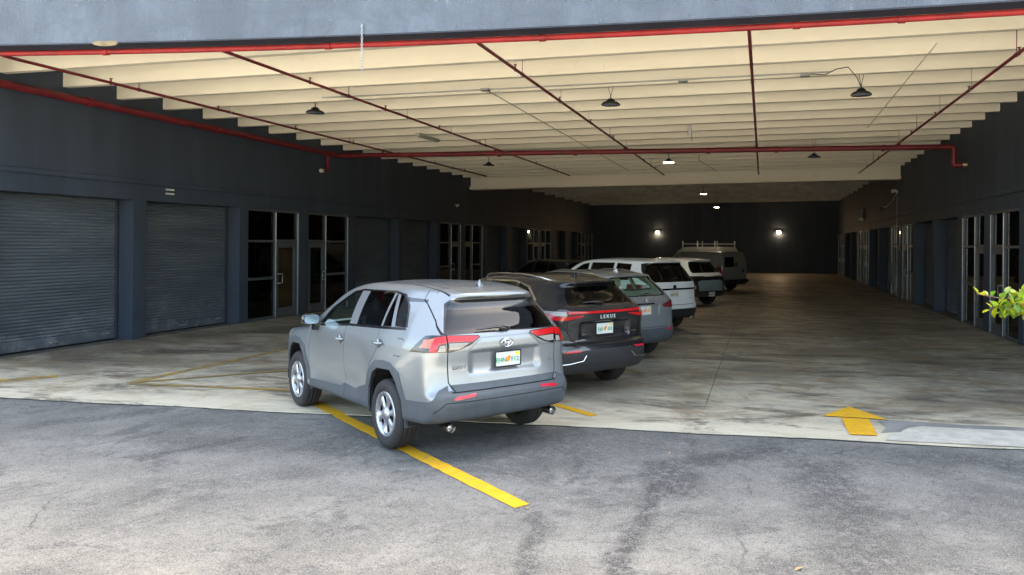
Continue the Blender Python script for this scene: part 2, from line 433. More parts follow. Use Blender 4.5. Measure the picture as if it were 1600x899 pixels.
# repaired strip right of the arrow: grey mortar patch and a pale new kerb of concrete
g = NG('pale_new_concrete'); p = g.co()
g.set(g.mix(g.ramp(g.noise(p, 4, 5, .7), .35, .7), (.44, .40, .335), (.58, .53, .45)), .8, 0, .3); g.bump(g.noise(p, 30, 3), .2, .004); PALE = g.m
g = NG('grey_mortar'); p = g.co()
g.set(g.mix(g.ramp(g.noise(p, 3, 5, .7), .35, .7), (.2, .192, .178), (.29, .28, .26)), .6, 0, .4); MORT = g.m
def flat(name, poly, z, mat, parent=None, kind=None, dz=.0):
    m = MB(); n = len(poly)
    fs = [tuple(t) for t in tessellate_polygon([[Vector((a, b, 0)) for a, b in poly]])]
    m.add([(a, b, z) for a, b in poly], fs); o = m.build(name, mat, parent)
    for pl in o.data.polygons:
        if pl.normal.z < 0: pl.flip()
    if kind: o['kind'] = kind
    return o
flat('mortar_patch', [(1.36, 9.0), (1.47, 9.32), (1.4, 9.6), (1.52, 9.70), (1.9, 9.66), (2.4, 9.6), (2.9, 9.62), (3.4, 9.56), (4.4, 9.6), (XR, 9.56), (XR, 9.4), (3.2, 9.44), (2.3, 9.42), (1.86, 9.44), (1.68, 9.3), (1.6, 9.12)], .004, MORT, kind='structure')
flat('pale_concrete_strip', [(1.36, 8.66), (1.44, 8.94), (1.6, 9.08), (1.7, 9.28), (1.88, 9.42), (2.3, 9.4), (3.2, 9.42), (XR, 9.38), (XR, 8.66)], .008, PALE, kind='structure')

# ================================================================ painted markings
def stripe(name, pts, wd, label, mat=M['yellow'], z=.006, group=None):
    """a painted line along a polyline on the ground"""
    m = MB(); P = [Vector((*p, 0)) for p in pts]
    L = [0]
    for a, b in zip(P, P[1:]): L.append(L[-1] + (b - a).length)
    n = max(2, int(L[-1] / .12)); v = []; f = []
    for i in range(n + 1):
        s = L[-1] * i / n; k = max(j for j in range(len(P) - 1) if L[j] <= s + 1e-9); t = (s - L[k]) / (L[k+1] - L[k])
        c = P[k].lerp(P[k+1], t); d = (P[k+1] - P[k]).normalized(); q = Vector((-d.y, d.x, 0))
        w0 = wd / 2 + rng.uniform(-.006, .006)
        zz = z if c.y > YJ else z - .012
        v += [(c.x + q.x*w0, c.y + q.y*w0, zz), (c.x - q.x*w0, c.y - q.y*w0, zz)]
    for i in range(n): f.append((i*2, i*2+1, i*2+3, i*2+2))
    o = m.add(v, f).build(name, mat)
    return tag(o, label, 'road marking', group)
g = NG('worn_yellow_line_paint'); p = g.co()
c = g.mix(g.ramp(g.noise(p, 4, 5, .75), .35, .62), (.46, .27, .05), (.22, .17, .1)); g.set(c, .75, 0, .3); M['faded'] = g.m
stripe('stall_line', [(-6.2, 9.39), (-1.95, 5.93)], .155, 'long bright yellow stall line running under the silver car')
stripe('stall_line', [(-7.9, 13.95), (-5.2, 11.75), (-2.08, 9.17)], .13, 'yellow stall line between the silver car and the black car')
stripe('stall_line', [(-11.6, 9.5), (-11.0, 10.1), ], .26, 'short worn yellow mark in front of the nearest roller door', M['faded'])
stripe('stall_line', [(-9.45, 9.85), (-9.42, 14.2), (-9.5, 17.6)], .15, 'worn yellow line running along the roller door wall', M['faded'], .005)
stripe('stall_line', [(-9.4, 9.82), (-6.6, 9.84)], .12, 'worn yellow line parallel to the asphalt edge beside the silver car', M['faded'], .0075)
stripe('stall_line', [(-9.4, 9.9), (-7.3, 11.85)], .10, 'worn yellow diagonal hatch line in front of the silver car', M['faded'], .010)
for k, yy in enumerate((12.4, 15.6, 18.8, 22.0, 25.2)):
    stripe('stall_line', [(-7.9, yy + 4.75), (-2.0, yy)], .1, 'faded yellow stall line between the parked cars inside', M['faded'], .006, 'faded stall lines inside')
ar = empty('direction_arrow', (1.15, 9.5, 0)); tag(ar, 'yellow painted arrow on the floor pointing into the garage', 'road marking')
flat('arrow_head', [(-.40, .22), (.0, .86), (.40, .16), (.17, .20), (-.16, .215)], .012, M['yellow'], ar)
flat('arrow_shaft', [(-.17, .17), (.16, .16), (.15, -.66), (-.16, -.67)], .012, M['yellow'], ar)

# ================================================================ building
B = empty('commercial_building', (0, 0, 0))
tag(B, 'slate blue drive-through building with cream beamed ceiling, roller doors and glazed shopfronts', 'building')
REC = .40                      # how deep doors sit behind the wall face
PER, Y0 = 12.03, 11.2
GDS = [(0, 3.0), (3.35, 6.36)]; SFS = [(6.68, 8.92, 0), (9.37, 11.6, 1)]
HT = 3.05
ZTOP = 6.11
def zs(x): return 5.16 + .3 * (x - XL) / (XR - XL)       # underside of the roof beams, falling to the left
def skew(x): return -.62 * (x - XL) / (XR - XL)

openings = []                  # (y0, y1, kind, flip)
for k in range(4):
    for a, b in GDS: openings.append((Y0 + k*PER + a, Y0 + k*PER + b, 'gd', 0))
    for a, b, fl in SFS: openings.append((Y0 + k*PER + a, Y0 + k*PER + b, 'sf', fl))
openings = [o for o in openings if o[1] < YB + .5]
openings = [(a, min(b, YB - .15), c, d) for a, b, c, d in openings]

SF_OBJ = []
def long_wall(side):
    X = XL if side < 0 else XR; T = 1.1
    xo = X + side * T
    m = MB(); y = YF + .004
    for a, b, c, d in openings:
        m.box(X, xo, y, a, -.05, HT); y = b
    m.box(X, xo, y, YB, -.05, HT)
    m.box(X, xo, YF + .004, YB, HT, ZTOP)
    w_ = m.build('wall', M['wall'], B)
    m = MB(); m.box(X - side*.045, X + side*.01, YF + .32, YB - .003, 3.4, 3.5, .012)
    m.build('ledge', M['wall'], w_)
    # backing behind the openings so they are closed
    for a, b, kind, fl in openings:
        if kind == 'gd': roller(side, X, a, b)
        else: shopfront(side, X, a, b, fl)
    return w_

def roller(side, X, a, b):
    xd = X + side * REC
    n = 42; h0, h1 = .22, HT - .002; prof = []
    for i in range(n):
        z0 = h0 + (h1 - h0) * i / n; dz = (h1 - h0) / n
        prof += [(.0, z0), (.0045, z0 + dz*.12), (.0165, z0 + dz*.36), (.018, z0 + dz*.55), (.012, z0 + dz*.8), (.0, z0 + dz*.97)]
    v = []; f = []
    for d, z in prof: v += [(xd - side*d, a + .07, z), (xd - side*d, b - .07, z)]
    for i in range(len(prof) - 1): f.append((2*i, 2*i+1, 2*i+3, 2*i+2))
    c = MB().add(v, f).build('roller_door', M['roller'], B)
    MB().box(xd - side*.03, xd + side*.03, a + .075, b - .075, .03, .225, .008).build('bottom_bar', M['roller'], c)
    MB().box(xd - side*.06, xd - side*.028, (a + b)/2 - .09, (a + b)/2 + .09, .10, .135, .008).build('lift_handle', M['alu'], c)
    MB().box(xd - side*.045, xd - side*.029, b - .42, b - .2, .14, .18, .005).build('slide_lock', M['galv'], c)
    for y in (a, b - .075):
        MB().box(xd - side*.055, xd + side*.04, y + .002, y + .073, .0, HT - .003, .006).build('guide_rail', M['soffit'], c)
    MB().box(xd + side*.05, xd + side*.1, a, b, -.04, HT).build('backing', M['dark'], c)

def shopfront(side, X, a, b, fl):
    """aluminium frame, two bays: fixed glass (3 panes) and a glazed door with a transom light"""
    e = empty('shopfront', (0, 0, 0), parent=B); SF_OBJ.append(e)
    x0, x1 = X + side*.03, X + side*.14
    if b - a < 1.5: return
    split = a + 1.2 if not fl else b - 1.28
    fr = MB(); t = .055
    def bar(y0, y1, z0, z1, p=0.0): fr.box(x0 - side*p, x1, y0, y1, z0, z1, .004)
    bar(a, a + t, 0, HT - .003); bar(b - t, b, 0, HT - .003); bar(split - t/2, split + t/2, 0, HT - .058)
    bar(a + t, b - t, HT - t - .003, HT - .004); 
    w0, w1 = (a + t, split - t/2) if not fl else (split + t/2, b - t)
    d0, d1 = (split + t/2, b - t) if not fl else (a + t, split - t/2)
    bar(w0, w1, 2.14, 2.20); bar(d0, d1, 2.14, 2.22); bar(w0, w1, 1.10, 1.17); bar(w0, w1, 0, .07)
    fr.build('frame', M['frame'], e)
    al = MB()                                             # bright aluminium edges of the mullions
    for y in (split, b - t*.5 if not fl else b - t*.5): al.box(x0 - side*.012, x0 + side*.004, y - .014, y + .014, .01, HT - .07, .003)
    al.build('aluminium_trim', M['alu'], e)
    xg = X + side*.085
    for (y0, y1, z0, z1) in ((w0, w1, .07, 1.10), (w0, w1, 1.17, 2.14), (w0, w1, 2.20, HT - .058), (d0, d1, 2.22, HT - .058)):
        MB().box(xg, xg + side*.008, y0 + .002, y1 - .002, z0 + .002, z1 - .002).build('pane', M['pane'], e)
    dm = MB(); s_ = .125; xa, xb = X + side*.045, X + side*.125
    dm.box(xa, xb, d0 + .006, d0 + s_, .012, 2.13, .005); dm.box(xa, xb, d1 - s_, d1 - .006, .012, 2.13, .005)
    dm.box(xa, xb, d0 + s_, d1 - s_, .012, .27, .005); dm.box(xa, xb, d0 + s_, d1 - s_, 1.99, 2.13, .005)
    dm.build('door', M['frame'], e)
    MB().box(xg, xg + side*.008, d0 + s_ + .002, d1 - s_ - .002, .272, 1.988).build('door_pane', M['pane'], e)
    hy = d0 + .075 if not fl else d1 - .075; sgn = 1 if not fl else -1; xh = xa - side*.065
    MB().tube([(xa, hy, .98), (xh, hy, .98), (xh, hy + sgn*.13, .98), (xh, hy + sgn*.13, 1.24), (xh, hy, 1.24), (xa, hy, 1.24)], .012, 8).build('door_handle', M['alu'], e)
    MB().box(X + side*.9, X + side*.95, a, b, -.04, HT).build('back_room', M['dark'], e)
    return e, (d0 + s_, d1 - s_, xg)

WL = long_wall(-1); WR = long_wall(1)
# brown paper behind the first glazed door of the left wall
dy0, dy1 = Y0 + 6.68 + 1.2 + .15, Y0 + 8.92 - .18
for o in SF_OBJ[0].children:
    if o.name.startswith('door_pane'): o.data.materials[0] = glass('clear_store_glass', (.6, .62, .62), .8)
MB().box(XL - .11, XL - .105, dy0 + .02, dy1 - .03, .3, 1.96).build('paper_covering', M['ply'], SF_OBJ[0])
# back wall, facade returns, fascia
MB().box(XL - 1.1, XR + 1.1, YB + .003, YB + .3, -.05, 6.11).build('back_wall', M['wall'], B)
for xa, xb in ((XL - 14, XL - .0), (XR, XR + 14)):
    MB().box(xa, xb, YF, YF + .3, -.05, 7.6).build('facade_wall', M['fascia'], B)
FB = 5.03
def sag(x): return 5.0 + .09 * ((x + 4.0) / 7.6) ** 2     # the long concrete edge hangs a little in the middle
def sagged(y0, y1, d0, top=None, d1=None, n=24, xa=XL + .002, xb=XR - .002):
    v = []; f = []
    for i in range(n + 1):
        x = xa + (xb - xa) * i / n; z0 = sag(x) + d0; z1 = top if top else sag(x) + d1
        v += [(x, y0, z0), (x, y1, z0), (x, y1, z1), (x, y0, z1)]
    for i in range(n):
        a = i * 4
        for k in range(4): f.append((a + k, a + (k+1) % 4, a + 4 + (k+1) % 4, a + 4 + k))
    f += [(0, 1, 2, 3), (n*4, n*4+3, n*4+2, n*4+1)]
    return MB().add(v, f)
sagged(YF, YF + .22, .012, 7.6).build('fascia', M['fascia'], B)
sagged(YF + .006, YF + .30, -.006, None, .0115).build('soffit_strip', M['soffit'], B)
MB().box(XL + .004, XR - .004, YF + .225, YF + .31, 5.13, 5.9).build('fascia_beam', M['soffit'], B)
# ragged broken plaster at the fascia's lower edge
MB().prism([(-9.74, FB + .03), (-9.66, FB + .052), (-9.5, FB + .045), (-9.36, FB + .05), (-9.29, FB + .02), (-9.34, FB - .02), (-9.5, FB - .03), (-9.62, FB - .018), (-9.7, FB + .0)], YF - .006, YF + .02, 'Y').build('broken_plaster', simple('old_plaster', (.17, .135, .08), .9, var=.4), B)

# roof deck and its beams (stems of the double tees), each a part of the ceiling
def tilted(mb, y0, y1, dz0, dz1, xa=XL + .003, xb=XR - .003):
    v = []
    for x in (xa, xb):
        for y in (y0, y1):
            for d in (dz0, dz1): v.append((x, y + skew(x), zs(x) + d))
    return mb.add(v, [(0,1,3,2),(4,6,7,5),(0,4,5,1),(2,3,7,6),(0,2,6,4),(1,5,7,3)])
deck = tilted(MB(), YF + .5 + .62, 33.6, .46, .6).build('ceiling', M['cream'], B)
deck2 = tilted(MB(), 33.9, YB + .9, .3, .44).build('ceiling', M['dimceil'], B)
MB().box(XL - 1, XR + 1, YF + .22, YB + .3, 6.12, 6.3).build('roof', M['dimceil'], B)
YS0 = 11.28
for k in range(18):
    y = YS0 + 1.235 * k
    if y > 32.6: break
    tilted(MB(), y, y + .13, 0, .458).build('ceiling_beam', M['cream'], deck)
for k in range(10):
    y = 35.4 + 2.44 * k
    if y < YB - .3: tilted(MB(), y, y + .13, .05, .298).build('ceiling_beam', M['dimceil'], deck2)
gd = MB(); tilted(gd, 33.2, 33.75, -.5, .455); tilted(gd, 33.08, 33.2, -.5, -.36)
gd.build('girder', M['cream'], B)
# ================================================================ vehicle kit
# A body is the zero level of a smooth function of (x forward, y left, z up).  It is meshed once,
# then cut along exact outlines into panels (paint, glass, lamps, cladding, shut lines).
def smax(a, b, k):
    h = np.maximum(k - np.abs(a - b), 0) / k
    return np.maximum(a, b) + h * h * k * .25
def smooth01(t): t = np.clip(t, 0, 1); return t * t * (3 - 2 * t)

def curve(pts, n=8000):
    """monotone cubic through points -> fast table lookup"""
    pts = sorted(pts); x = np.array([p[0] for p in pts], float); y = np.array([p[1] for p in pts], float)
    h = np.diff(x); d = np.diff(y) / h; m = np.zeros(len(x))
    for i in range(1, len(x) - 1):
        if d[i-1] * d[i] > 0:
            w1, w2 = 2*h[i] + h[i-1], h[i] + 2*h[i-1]; m[i] = (w1 + w2) / (w1 / d[i-1] + w2 / d[i])
    m[0], m[-1] = d[0], d[-1]
    tx = np.linspace(x[0], x[-1], n); k = np.clip(np.searchsorted(x, tx, 'right') - 1, 0, len(h) - 1)
    t = (tx - x[k]) / h[k]
    ty = ((2*t**3 - 3*t**2 + 1)*y[k] + (t**3 - 2*t**2 + t)*h[k]*m[k] + (-2*t**3 + 3*t**2)*y[k+1] + (t**3 - t**2)*h[k]*m[k+1])
    return lambda q: np.interp(q, tx, ty)

def body_function(P):
    Rr, Ff, Tt, Ww = curve(P['rear']), curve(P['front']), curve(P['roof']), curve(P['width'])
    Tp, Up = curve(P['taper']), curve(P['upper'])
    Bt = curve(P.get('bot', [(-3, P['bottom']), (3, P['bottom'])]))
    zb0, zb1 = P['belt'], P['top']
    xs = np.linspace(-3.5, 3.5, 1401); sl = np.gradient(Tt(xs), xs)
    sl = np.convolve(np.pad(sl, 20, 'edge'), np.ones(41) / 41, 'valid')
    cr, cf, crown = P.get('rear_bow', .26), P.get('front_bow', .42), P.get('crown', .09)
    ks, kr, kt, kc = P.get('k_side', .10), P.get('k_roof', .05), P.get('k_top', .09), P.get('k_corner', .13)
    ax = P['axles']; fl = P.get('flare', .022); rec = P.get('recess')
    def F(x, y, z):
        a = np.abs(y)
        w_ = Ww(z) - Tp(x) - Up(x) * smooth01((z - zb0) / (zb1 - zb0))
        for xa in ax:
            w_ = w_ + fl * np.exp(-((x - xa) / .52)**4) * np.exp(-((z - .62) / .34)**4)
        w_ = w_ - P.get('waist', .018) * np.exp(-((z - .56) / .13)**2) * np.exp(-((x - .03) / .8)**4)
        side = a - w_
        rr = Rr(z) + cr * a**3.2
        if rec:
            y0, za, zc, dp = rec
            rr = rr + dp * smooth01((y0 + .05 - a) / .09) * smooth01((z - za) / .05) * smooth01((zc - z) / .04)
        rear = (rr - x) * .96
        front = (x - Ff(z) + cf * a**2.6) * .9
        top = (z - Tt(x) + crown * a**2) / np.sqrt(1 + np.interp(x, xs, sl)**2)
        f = smax(rear, side, kc); f = smax(f, smax(front, side, .22), .02)
        f = smax(f, front, .05)
        t2 = smax(top, side, kt)
        f = smax(f, t2, kr)
        f = smax(f, Bt(x) - z, .06)
        return f
    return F

def surface_nets(F, lo, hi, h):
    n = [int(math.ceil((b - a) / h)) + 1 for a, b in zip(lo, hi)]
    ax = [lo[i] + h * np.arange(n[i]) for i in range(3)]
    G = F(ax[0][:, None, None], ax[1][None, :, None], ax[2][None, None, :]) + np.zeros(n)
    S = G < 0
    c = np.zeros([k - 1 for k in n], int)
    for i in (0, 1):
        for j in (0, 1):
            for k in (0, 1): c += S[i:n[0]-1+i, j:n[1]-1+j, k:n[2]-1+k]
    act = (c > 0) & (c < 8); I = np.argwhere(act); idx = -np.ones(act.shape, int); idx[act] = np.arange(len(I))
    acc = np.zeros((len(I), 3)); cnt = np.zeros(len(I))
    cor = [(i, j, k) for i in (0, 1) for j in (0, 1) for k in (0, 1)]
    for a in cor:
        for d in range(3):
            if a[d]: continue
            b = list(a); b[d] = 1
            ga = G[I[:, 0]+a[0], I[:, 1]+a[1], I[:, 2]+a[2]]; gb = G[I[:, 0]+b[0], I[:, 1]+b[1], I[:, 2]+b[2]]
            ok = (ga < 0) != (gb < 0); t = np.where(ok, ga / np.where(ok, ga - gb, 1), 0)
            p = I + np.array(a, float); p[:, d] += t
            acc[ok] += p[ok]; cnt[ok] += 1
    V = np.array(lo) + h * acc / cnt[:, None]
    Q = []
    for d in range(3):
        e, f_ = (d + 1) % 3, (d + 2) % 3
        s0 = [slice(None)] * 3; s1 = [slice(None)] * 3; s0[d] = slice(0, n[d]-1); s1[d] = slice(1, n[d])
        A, Bq = S[tuple(s0)], S[tuple(s1)]; E = np.argwhere(A != Bq)
        E = E[(E[:, e] > 0) & (E[:, f_] > 0) & (E[:, e] < n[e]-1) & (E[:, f_] < n[f_]-1)]
        def at(de, df):
            q = E.copy(); q[:, e] += de; q[:, f_] += df; return idx[q[:, 0], q[:, 1], q[:, 2]]
        quad = np.stack([at(-1, -1), at(0, -1), at(0, 0), at(-1, 0)], 1)
        fl = Bq[E[:, 0], E[:, 1], E[:, 2]]
        quad[fl] = quad[fl][:, ::-1]; Q.append(quad)
    Q = np.concatenate(Q)
    def project(V, n):
        for _ in range(n):
            g, f0 = grad(F, V); V = V - np.clip(f0 / np.maximum((g*g).sum(1), .2), -h, h)[:, None] * g
        return V
    V = project(V, 3)
    E = np.concatenate([Q[:, [0, 1]], Q[:, [1, 2]], Q[:, [2, 3]], Q[:, [3, 0]]])
    deg = np.bincount(E[:, 0], minlength=len(V)) + np.bincount(E[:, 1], minlength=len(V))
    for _ in range(5):                                    # even out the mesh along the surface
        L = np.stack([np.bincount(E[:, 0], V[E[:, 1], d], len(V)) + np.bincount(E[:, 1], V[E[:, 0], d], len(V)) for d in range(3)], 1) / np.maximum(deg, 1)[:, None]
        D = L - V; g, _f = grad(F, V); nn = g / np.maximum(np.linalg.norm(g, axis=1), 1e-6)[:, None]
        V = project(V + .6 * (D - (D * nn).sum(1)[:, None] * nn), 1)
    V = project(V, 2)
    return V, Q

def grad(F, V, e=.004):
    f0 = F(V[:, 0], V[:, 1], V[:, 2]); g = np.zeros_like(V)
    for d in range(3):
        q = V.copy(); q[:, d] += e; p = V.copy(); p[:, d] -= e
        g[:, d] = (F(q[:, 0], q[:, 1], q[:, 2]) - F(p[:, 0], p[:, 1], p[:, 2])) / (2 * e)
    return g, f0

PROJ = {'s': (0, 2), 'r': (1, 2), 't': (0, 1)}
class Shell:
    def __init__(s, F, V, Q):
        s.F = F; s.V = [tuple(v) for v in V]; s.f = [tuple(int(i) for i in q) for q in Q]; s.cache = {}; s.codes = {'body': 0}
        V = np.array(V); A = V[Q]; s.lo, s.hi = A.min(1), A.max(1); s.lc = np.zeros(len(Q), int)
    def cut(s, poly, proj, label, pred, src=('body',)):
        """faces of the given labels inside the outline (2-D, seen along one axis) take a new label"""
        i0, i1 = PROJ[proj]
        area = sum(poly[i-1][0]*poly[i][1] - poly[i][0]*poly[i-1][1] for i in range(len(poly)))
        if abs(area) < 1e-7: return
        if area < 0: poly = poly[::-1]
        n = len(poly)
        if n > 3 and not all((poly[i-1][0]-poly[i-2][0])*(poly[i][1]-poly[i-1][1]) - (poly[i-1][1]-poly[i-2][1])*(poly[i][0]-poly[i-1][0]) >= -1e-9 for i in range(n)):
            for t in tessellate_polygon([[Vector((a, b, 0)) for a, b in poly]]):
                s.cut([poly[i] for i in t], proj, label, pred, src)
            return
        code = s.codes.setdefault(label, len(s.codes)); src = [s.codes[k] for k in src if k in s.codes]
        lo = (min(p[0] for p in poly), min(p[1] for p in poly)); hi = (max(p[0] for p in poly), max(p[1] for p in poly))
        cand = np.isin(s.lc, src) & (s.hi[:, i0] > lo[0]) & (s.lo[:, i0] < hi[0]) & (s.hi[:, i1] > lo[1]) & (s.lo[:, i1] < hi[1])
        V = s.V; newf, newl = [], []; touched = np.zeros(len(s.f), bool)
        for fi in np.nonzero(cand)[0]:
            q = s.f[fi]; m = len(q)
            if not pred((sum(V[i][0] for i in q)/m, sum(V[i][1] for i in q)/m, sum(V[i][2] for i in q)/m)): continue
            touched[fi] = True; cur = q; rest = []
            for k in range(n):
                (ax, ay), (bx, by) = poly[k-1], poly[k]
                dx, dy = bx - ax, by - ay; L = math.hypot(dx, dy)
                if L < 1e-9: continue
                ds = [((V[i][i1] - ay) * dx - (V[i][i0] - ax) * dy) / L for i in cur]
                if min(ds) >= -2e-4: continue
                if max(ds) <= 2e-4: rest.append(cur); cur = None; break
                inn, ou = [], []
                for j in range(len(cur)):
                    a, b, da, db = cur[j-1], cur[j], ds[j-1], ds[j]
                    if (da > 2e-4 and db < -2e-4) or (da < -2e-4 and db > 2e-4):
                        t = da / (da - db); key = (min(a, b), max(a, b), round((t if a < b else 1 - t), 4))
                        if key not in s.cache:
                            s.cache[key] = len(V); pa, pb = V[a], V[b]
                            V.append(tuple(pa[z] + t * (pb[z] - pa[z]) for z in range(3)))
                        inn.append(s.cache[key]); ou.append(s.cache[key])
                    if db >= -2e-4: inn.append(b)
                    if db <= 2e-4: ou.append(b)
                if len(ou) > 2: rest.append(tuple(ou))
                cur = tuple(inn)
                if len(cur) < 3: cur = None; break
            c0 = s.lc[fi]
            for r_ in rest: newf.append(r_); newl.append(c0)
            if cur: newf.append(cur); newl.append(code)
        if not newf: return
        keep = ~touched; ki = np.nonzero(keep)[0]
        s.f = [s.f[i] for i in ki] + newf
        nl = np.array([[min(V[i][d] for i in q) for d in range(3)] for q in newf]); nh = np.array([[max(V[i][d] for i in q) for d in range(3)] for q in newf])
        s.lo = np.concatenate([s.lo[keep], nl]); s.hi = np.concatenate([s.hi[keep], nh]); s.lc = np.concatenate([s.lc[keep], np.array(newl, int)])
    def line(s, pts, wd, proj, label, pred, src=('body',)):
        for (a, b), (c, d) in zip(pts, pts[1:]):
            dx, dy = c - a, d - b; L = math.hypot(dx, dy); nx, ny = -dy/L*wd/2, dx/L*wd/2; ex, ey = dx/L*wd*.3, dy/L*wd*.3
            s.cut([(a-ex+nx, b-ey+ny), (c+ex+nx, d+ey+ny), (c+ex-nx, d+ey-ny), (a-ex-nx, b-ey-ny)], proj, label, pred, src)
    def finish(s):
        sp = {}
        for (a, b, t), v in s.cache.items(): sp.setdefault((a, b), []).append((t, v))
        for k in sp: sp[k].sort()
        out = []
        for q in s.f:                                     # give neighbours of cut faces the same edge points
            q = list(q); j = 0; guard = 0
            while j < len(q) and guard < 400:
                guard += 1; a, b = q[j-1], q[j]; L = sp.get((min(a, b), max(a, b)))
                if L:
                    ins = [v for _, v in (L if a < b else L[::-1]) if v not in q]
                    if ins:
                        if j == 0: q = q + ins
                        else: q = q[:j] + ins + q[j:]
                        continue
                j += 1
            out.append(tuple(q))
        s.f = out
        nm = {v: k for k, v in s.codes.items()}; s.lab = [nm[c] for c in s.lc]
        A = np.array(s.V); g, _ = grad(s.F, A); s.N = g / np.maximum(np.linalg.norm(g, axis=1), 1e-6)[:, None]; s.A = A
    def mesh(s, name, labels, mat, off=0.0, skirt=.02, flip=False, pred=None):
        fs = [q for q, l in zip(s.f, s.lab) if l in labels and (pred is None or pred(s.A[list(q)].mean(0)))]
        if not fs: return None
        ids = sorted({i for q in fs for i in q}); mp = {i: k for k, i in enumerate(ids)}
        P = s.A[ids] + off * s.N[ids]; N = s.N[ids]
        faces = [tuple(mp[i] for i in (q[::-1] if flip else q)) for q in fs]
        nrm = [tuple((-N[i] if flip else N[i])) for q in faces for i in q]
        V = [tuple(p) for p in P]; sm = [True] * len(faces)
        if skirt > 0:
            ed = {}
            for q in faces:
                for j in range(len(q)):
                    k = (min(q[j-1], q[j]), max(q[j-1], q[j])); ed.setdefault(k, []).append((q[j-1], q[j]))
            for k, e in ed.items():
                if len(e) == 1:
                    a, b = e[0]; va, vb = np.array(V[a]), np.array(V[b]); b0 = len(V)
                    wa, wb = va - skirt * N[a], vb - skirt * N[b]
                    V += [tuple(va), tuple(vb), tuple(wb), tuple(wa)]
                    fn = np.cross(va - vb, wa - vb); fn = fn / max(np.linalg.norm(fn), 1e-9)
                    faces.append((b0+1, b0, b0+3, b0+2)); nrm += [tuple(fn)] * 4; sm.append(True)
        me = bpy.data.meshes.new(name); me.from_pydata(V, [], faces)
        me.polygons.foreach_set('use_smooth', sm)
        if len(me.loops) == len(nrm): me.normals_split_custom_set([Vector(n) for n in nrm])
        me.materials.append(mat); return me

def circ(cx, cz, r, n=28, sq=0.0):
    out = []
    for k in range(n):
        a = 2 * math.pi * k / n; c, d = math.cos(a), math.sin(a)
        e = 1 + sq * (1 - abs(abs(c) - abs(d))) ** 2
        out.append((cx + r * c * e, cz + r * d * e))
    return out
def arch_outline(P, xa, extra=0.0):
    if 'arch_in' in P:
        L = P['arch_in'] if extra == 0 else P['arch_out']
        return [(xa + a, b) for a, b in L]
    return circ(xa, P['rad'] + .015, P['arch'] + extra, 26, P.get('archsq', .03))
LEFT = lambda c: c[1] > .25
RIGHT = lambda c: c[1] < -.25

# ---- car materials
def paint(name, col, metal=.4, rough=.34, flake=.1):
    g = NG(name); p = g.obj(); z = g.sep(p)[2]
    dust = g.math('MULTIPLY', g.ramp(g.noise(p, 1.6, 2, .5), .35, .7), g.ramp(z, .75, .3, .03, .2))
    c = g.mix(dust, tuple(col), (.2, .185, .165))
    g.set(c, rough, metal, .5, 1.0 if max(col) < .1 else .6, .04); return g.m
CM = dict(
    silver=paint('silver_car_paint', (.25, .27, .285), .55, .32, .03), black=paint('dark_graphite_car_paint', (.012, .0125, .015), .2, .25),
    grey=paint('sonic_grey_car_paint', (.27, .285, .295), .5, .32), white=paint('white_car_paint', (.7, .7, .69), 0.0, .38, .02),
    pblack=paint('plain_black_car_paint', (.006, .006, .008), 0.0, .3, .02), vgrey=paint('flat_grey_van_paint', (.20, .19, .17), 0.0, .45, .03),
    vwhite=paint('cream_white_van_paint', (.38, .365, .33), 0.0, .45, .03), panel=paint('pale_blue_grey_panel', (.23, .28, .3), .2, .4, .03),
    clad=simple('grey_plastic_cladding', (.06, .072, .084), .48, bump=.15, scale=9), bclad=simple('black_plastic_cladding', (.02, .021, .024), .5, bump=.12, scale=9),
    rubber=simple('tyre_rubber', (.022, .02, .021), .78, bump=.2, scale=14, var=.25), seam=simple('shut_line_shadow_gap', (.008, .008, .009), .7),
    chrome=simple('chrome', (.75, .76, .78), .12, 1.0, var=.04), cover=simple('silver_wheel_cover', (.42, .43, .46), .3, .75, .5),
    slot=simple('black_wheel_slot', (.01, .01, .013), .5), gdark=glass('privacy_glass', (.08, .085, .09)), gclear=glass('green_tinted_glass', (.74, .88, .80)),
    trim=simple('gloss_black_trim', (.01, .01, .012), .15, coat=.6), lining=simple('charcoal_cabin_lining', (.05, .05, .052), .85), seat=simple('grey_seat_fabric', (.16, .17, .17), .8),
    beige=simple('beige_seat_leather', (.6, .62, .54), .6), liner=simple('wheel_well_liner', (.008, .008, .009), .85), steel=simple('exhaust_steel', (.45, .44, .42), .22, 1.0),
    mirror=simple('mirror_glass', (.30, .40, .52), .02, 1.0, var=.01), plate=simple('plate_white', (.55, .58, .56), .4, var=.05), pgreen=simple('plate_green_ink', (.03, .30, .14), .5),
    porange=simple('plate_orange_ink', (.75, .22, .03), .5), psticker=simple('plate_yellow_sticker', (.8, .55, .03), .5), rim=simple('dark_alloy', (.09, .09, .1), .35, .8))
def lamp_mat(name, col, rough=.12, em=0.0):
    g = NG(name); p = g.obj(); n = g.voro(p, 60)
    c = g.mix(g.ramp(n, .1, .6), col, tuple(min(1, x * 1.35 + .01) for x in col)); g.set(c, rough, 0, .45, .45, .05)
    return g.m
CM['redlamp'] = lamp_mat('red_lamp_lens', (.36, .002, .004)); CM['dredlamp'] = lamp_mat('dark_red_lamp_lens', (.11, .008, .012))
CM['clearlamp'] = lamp_mat('clear_lamp_lens', (.22, .20, .185)); CM['amber'] = lamp_mat('pale_amber_lamp_lens', (.30, .10, .06))
CM['reflector'] = lamp_mat('red_reflector', (.42, .008, .03))

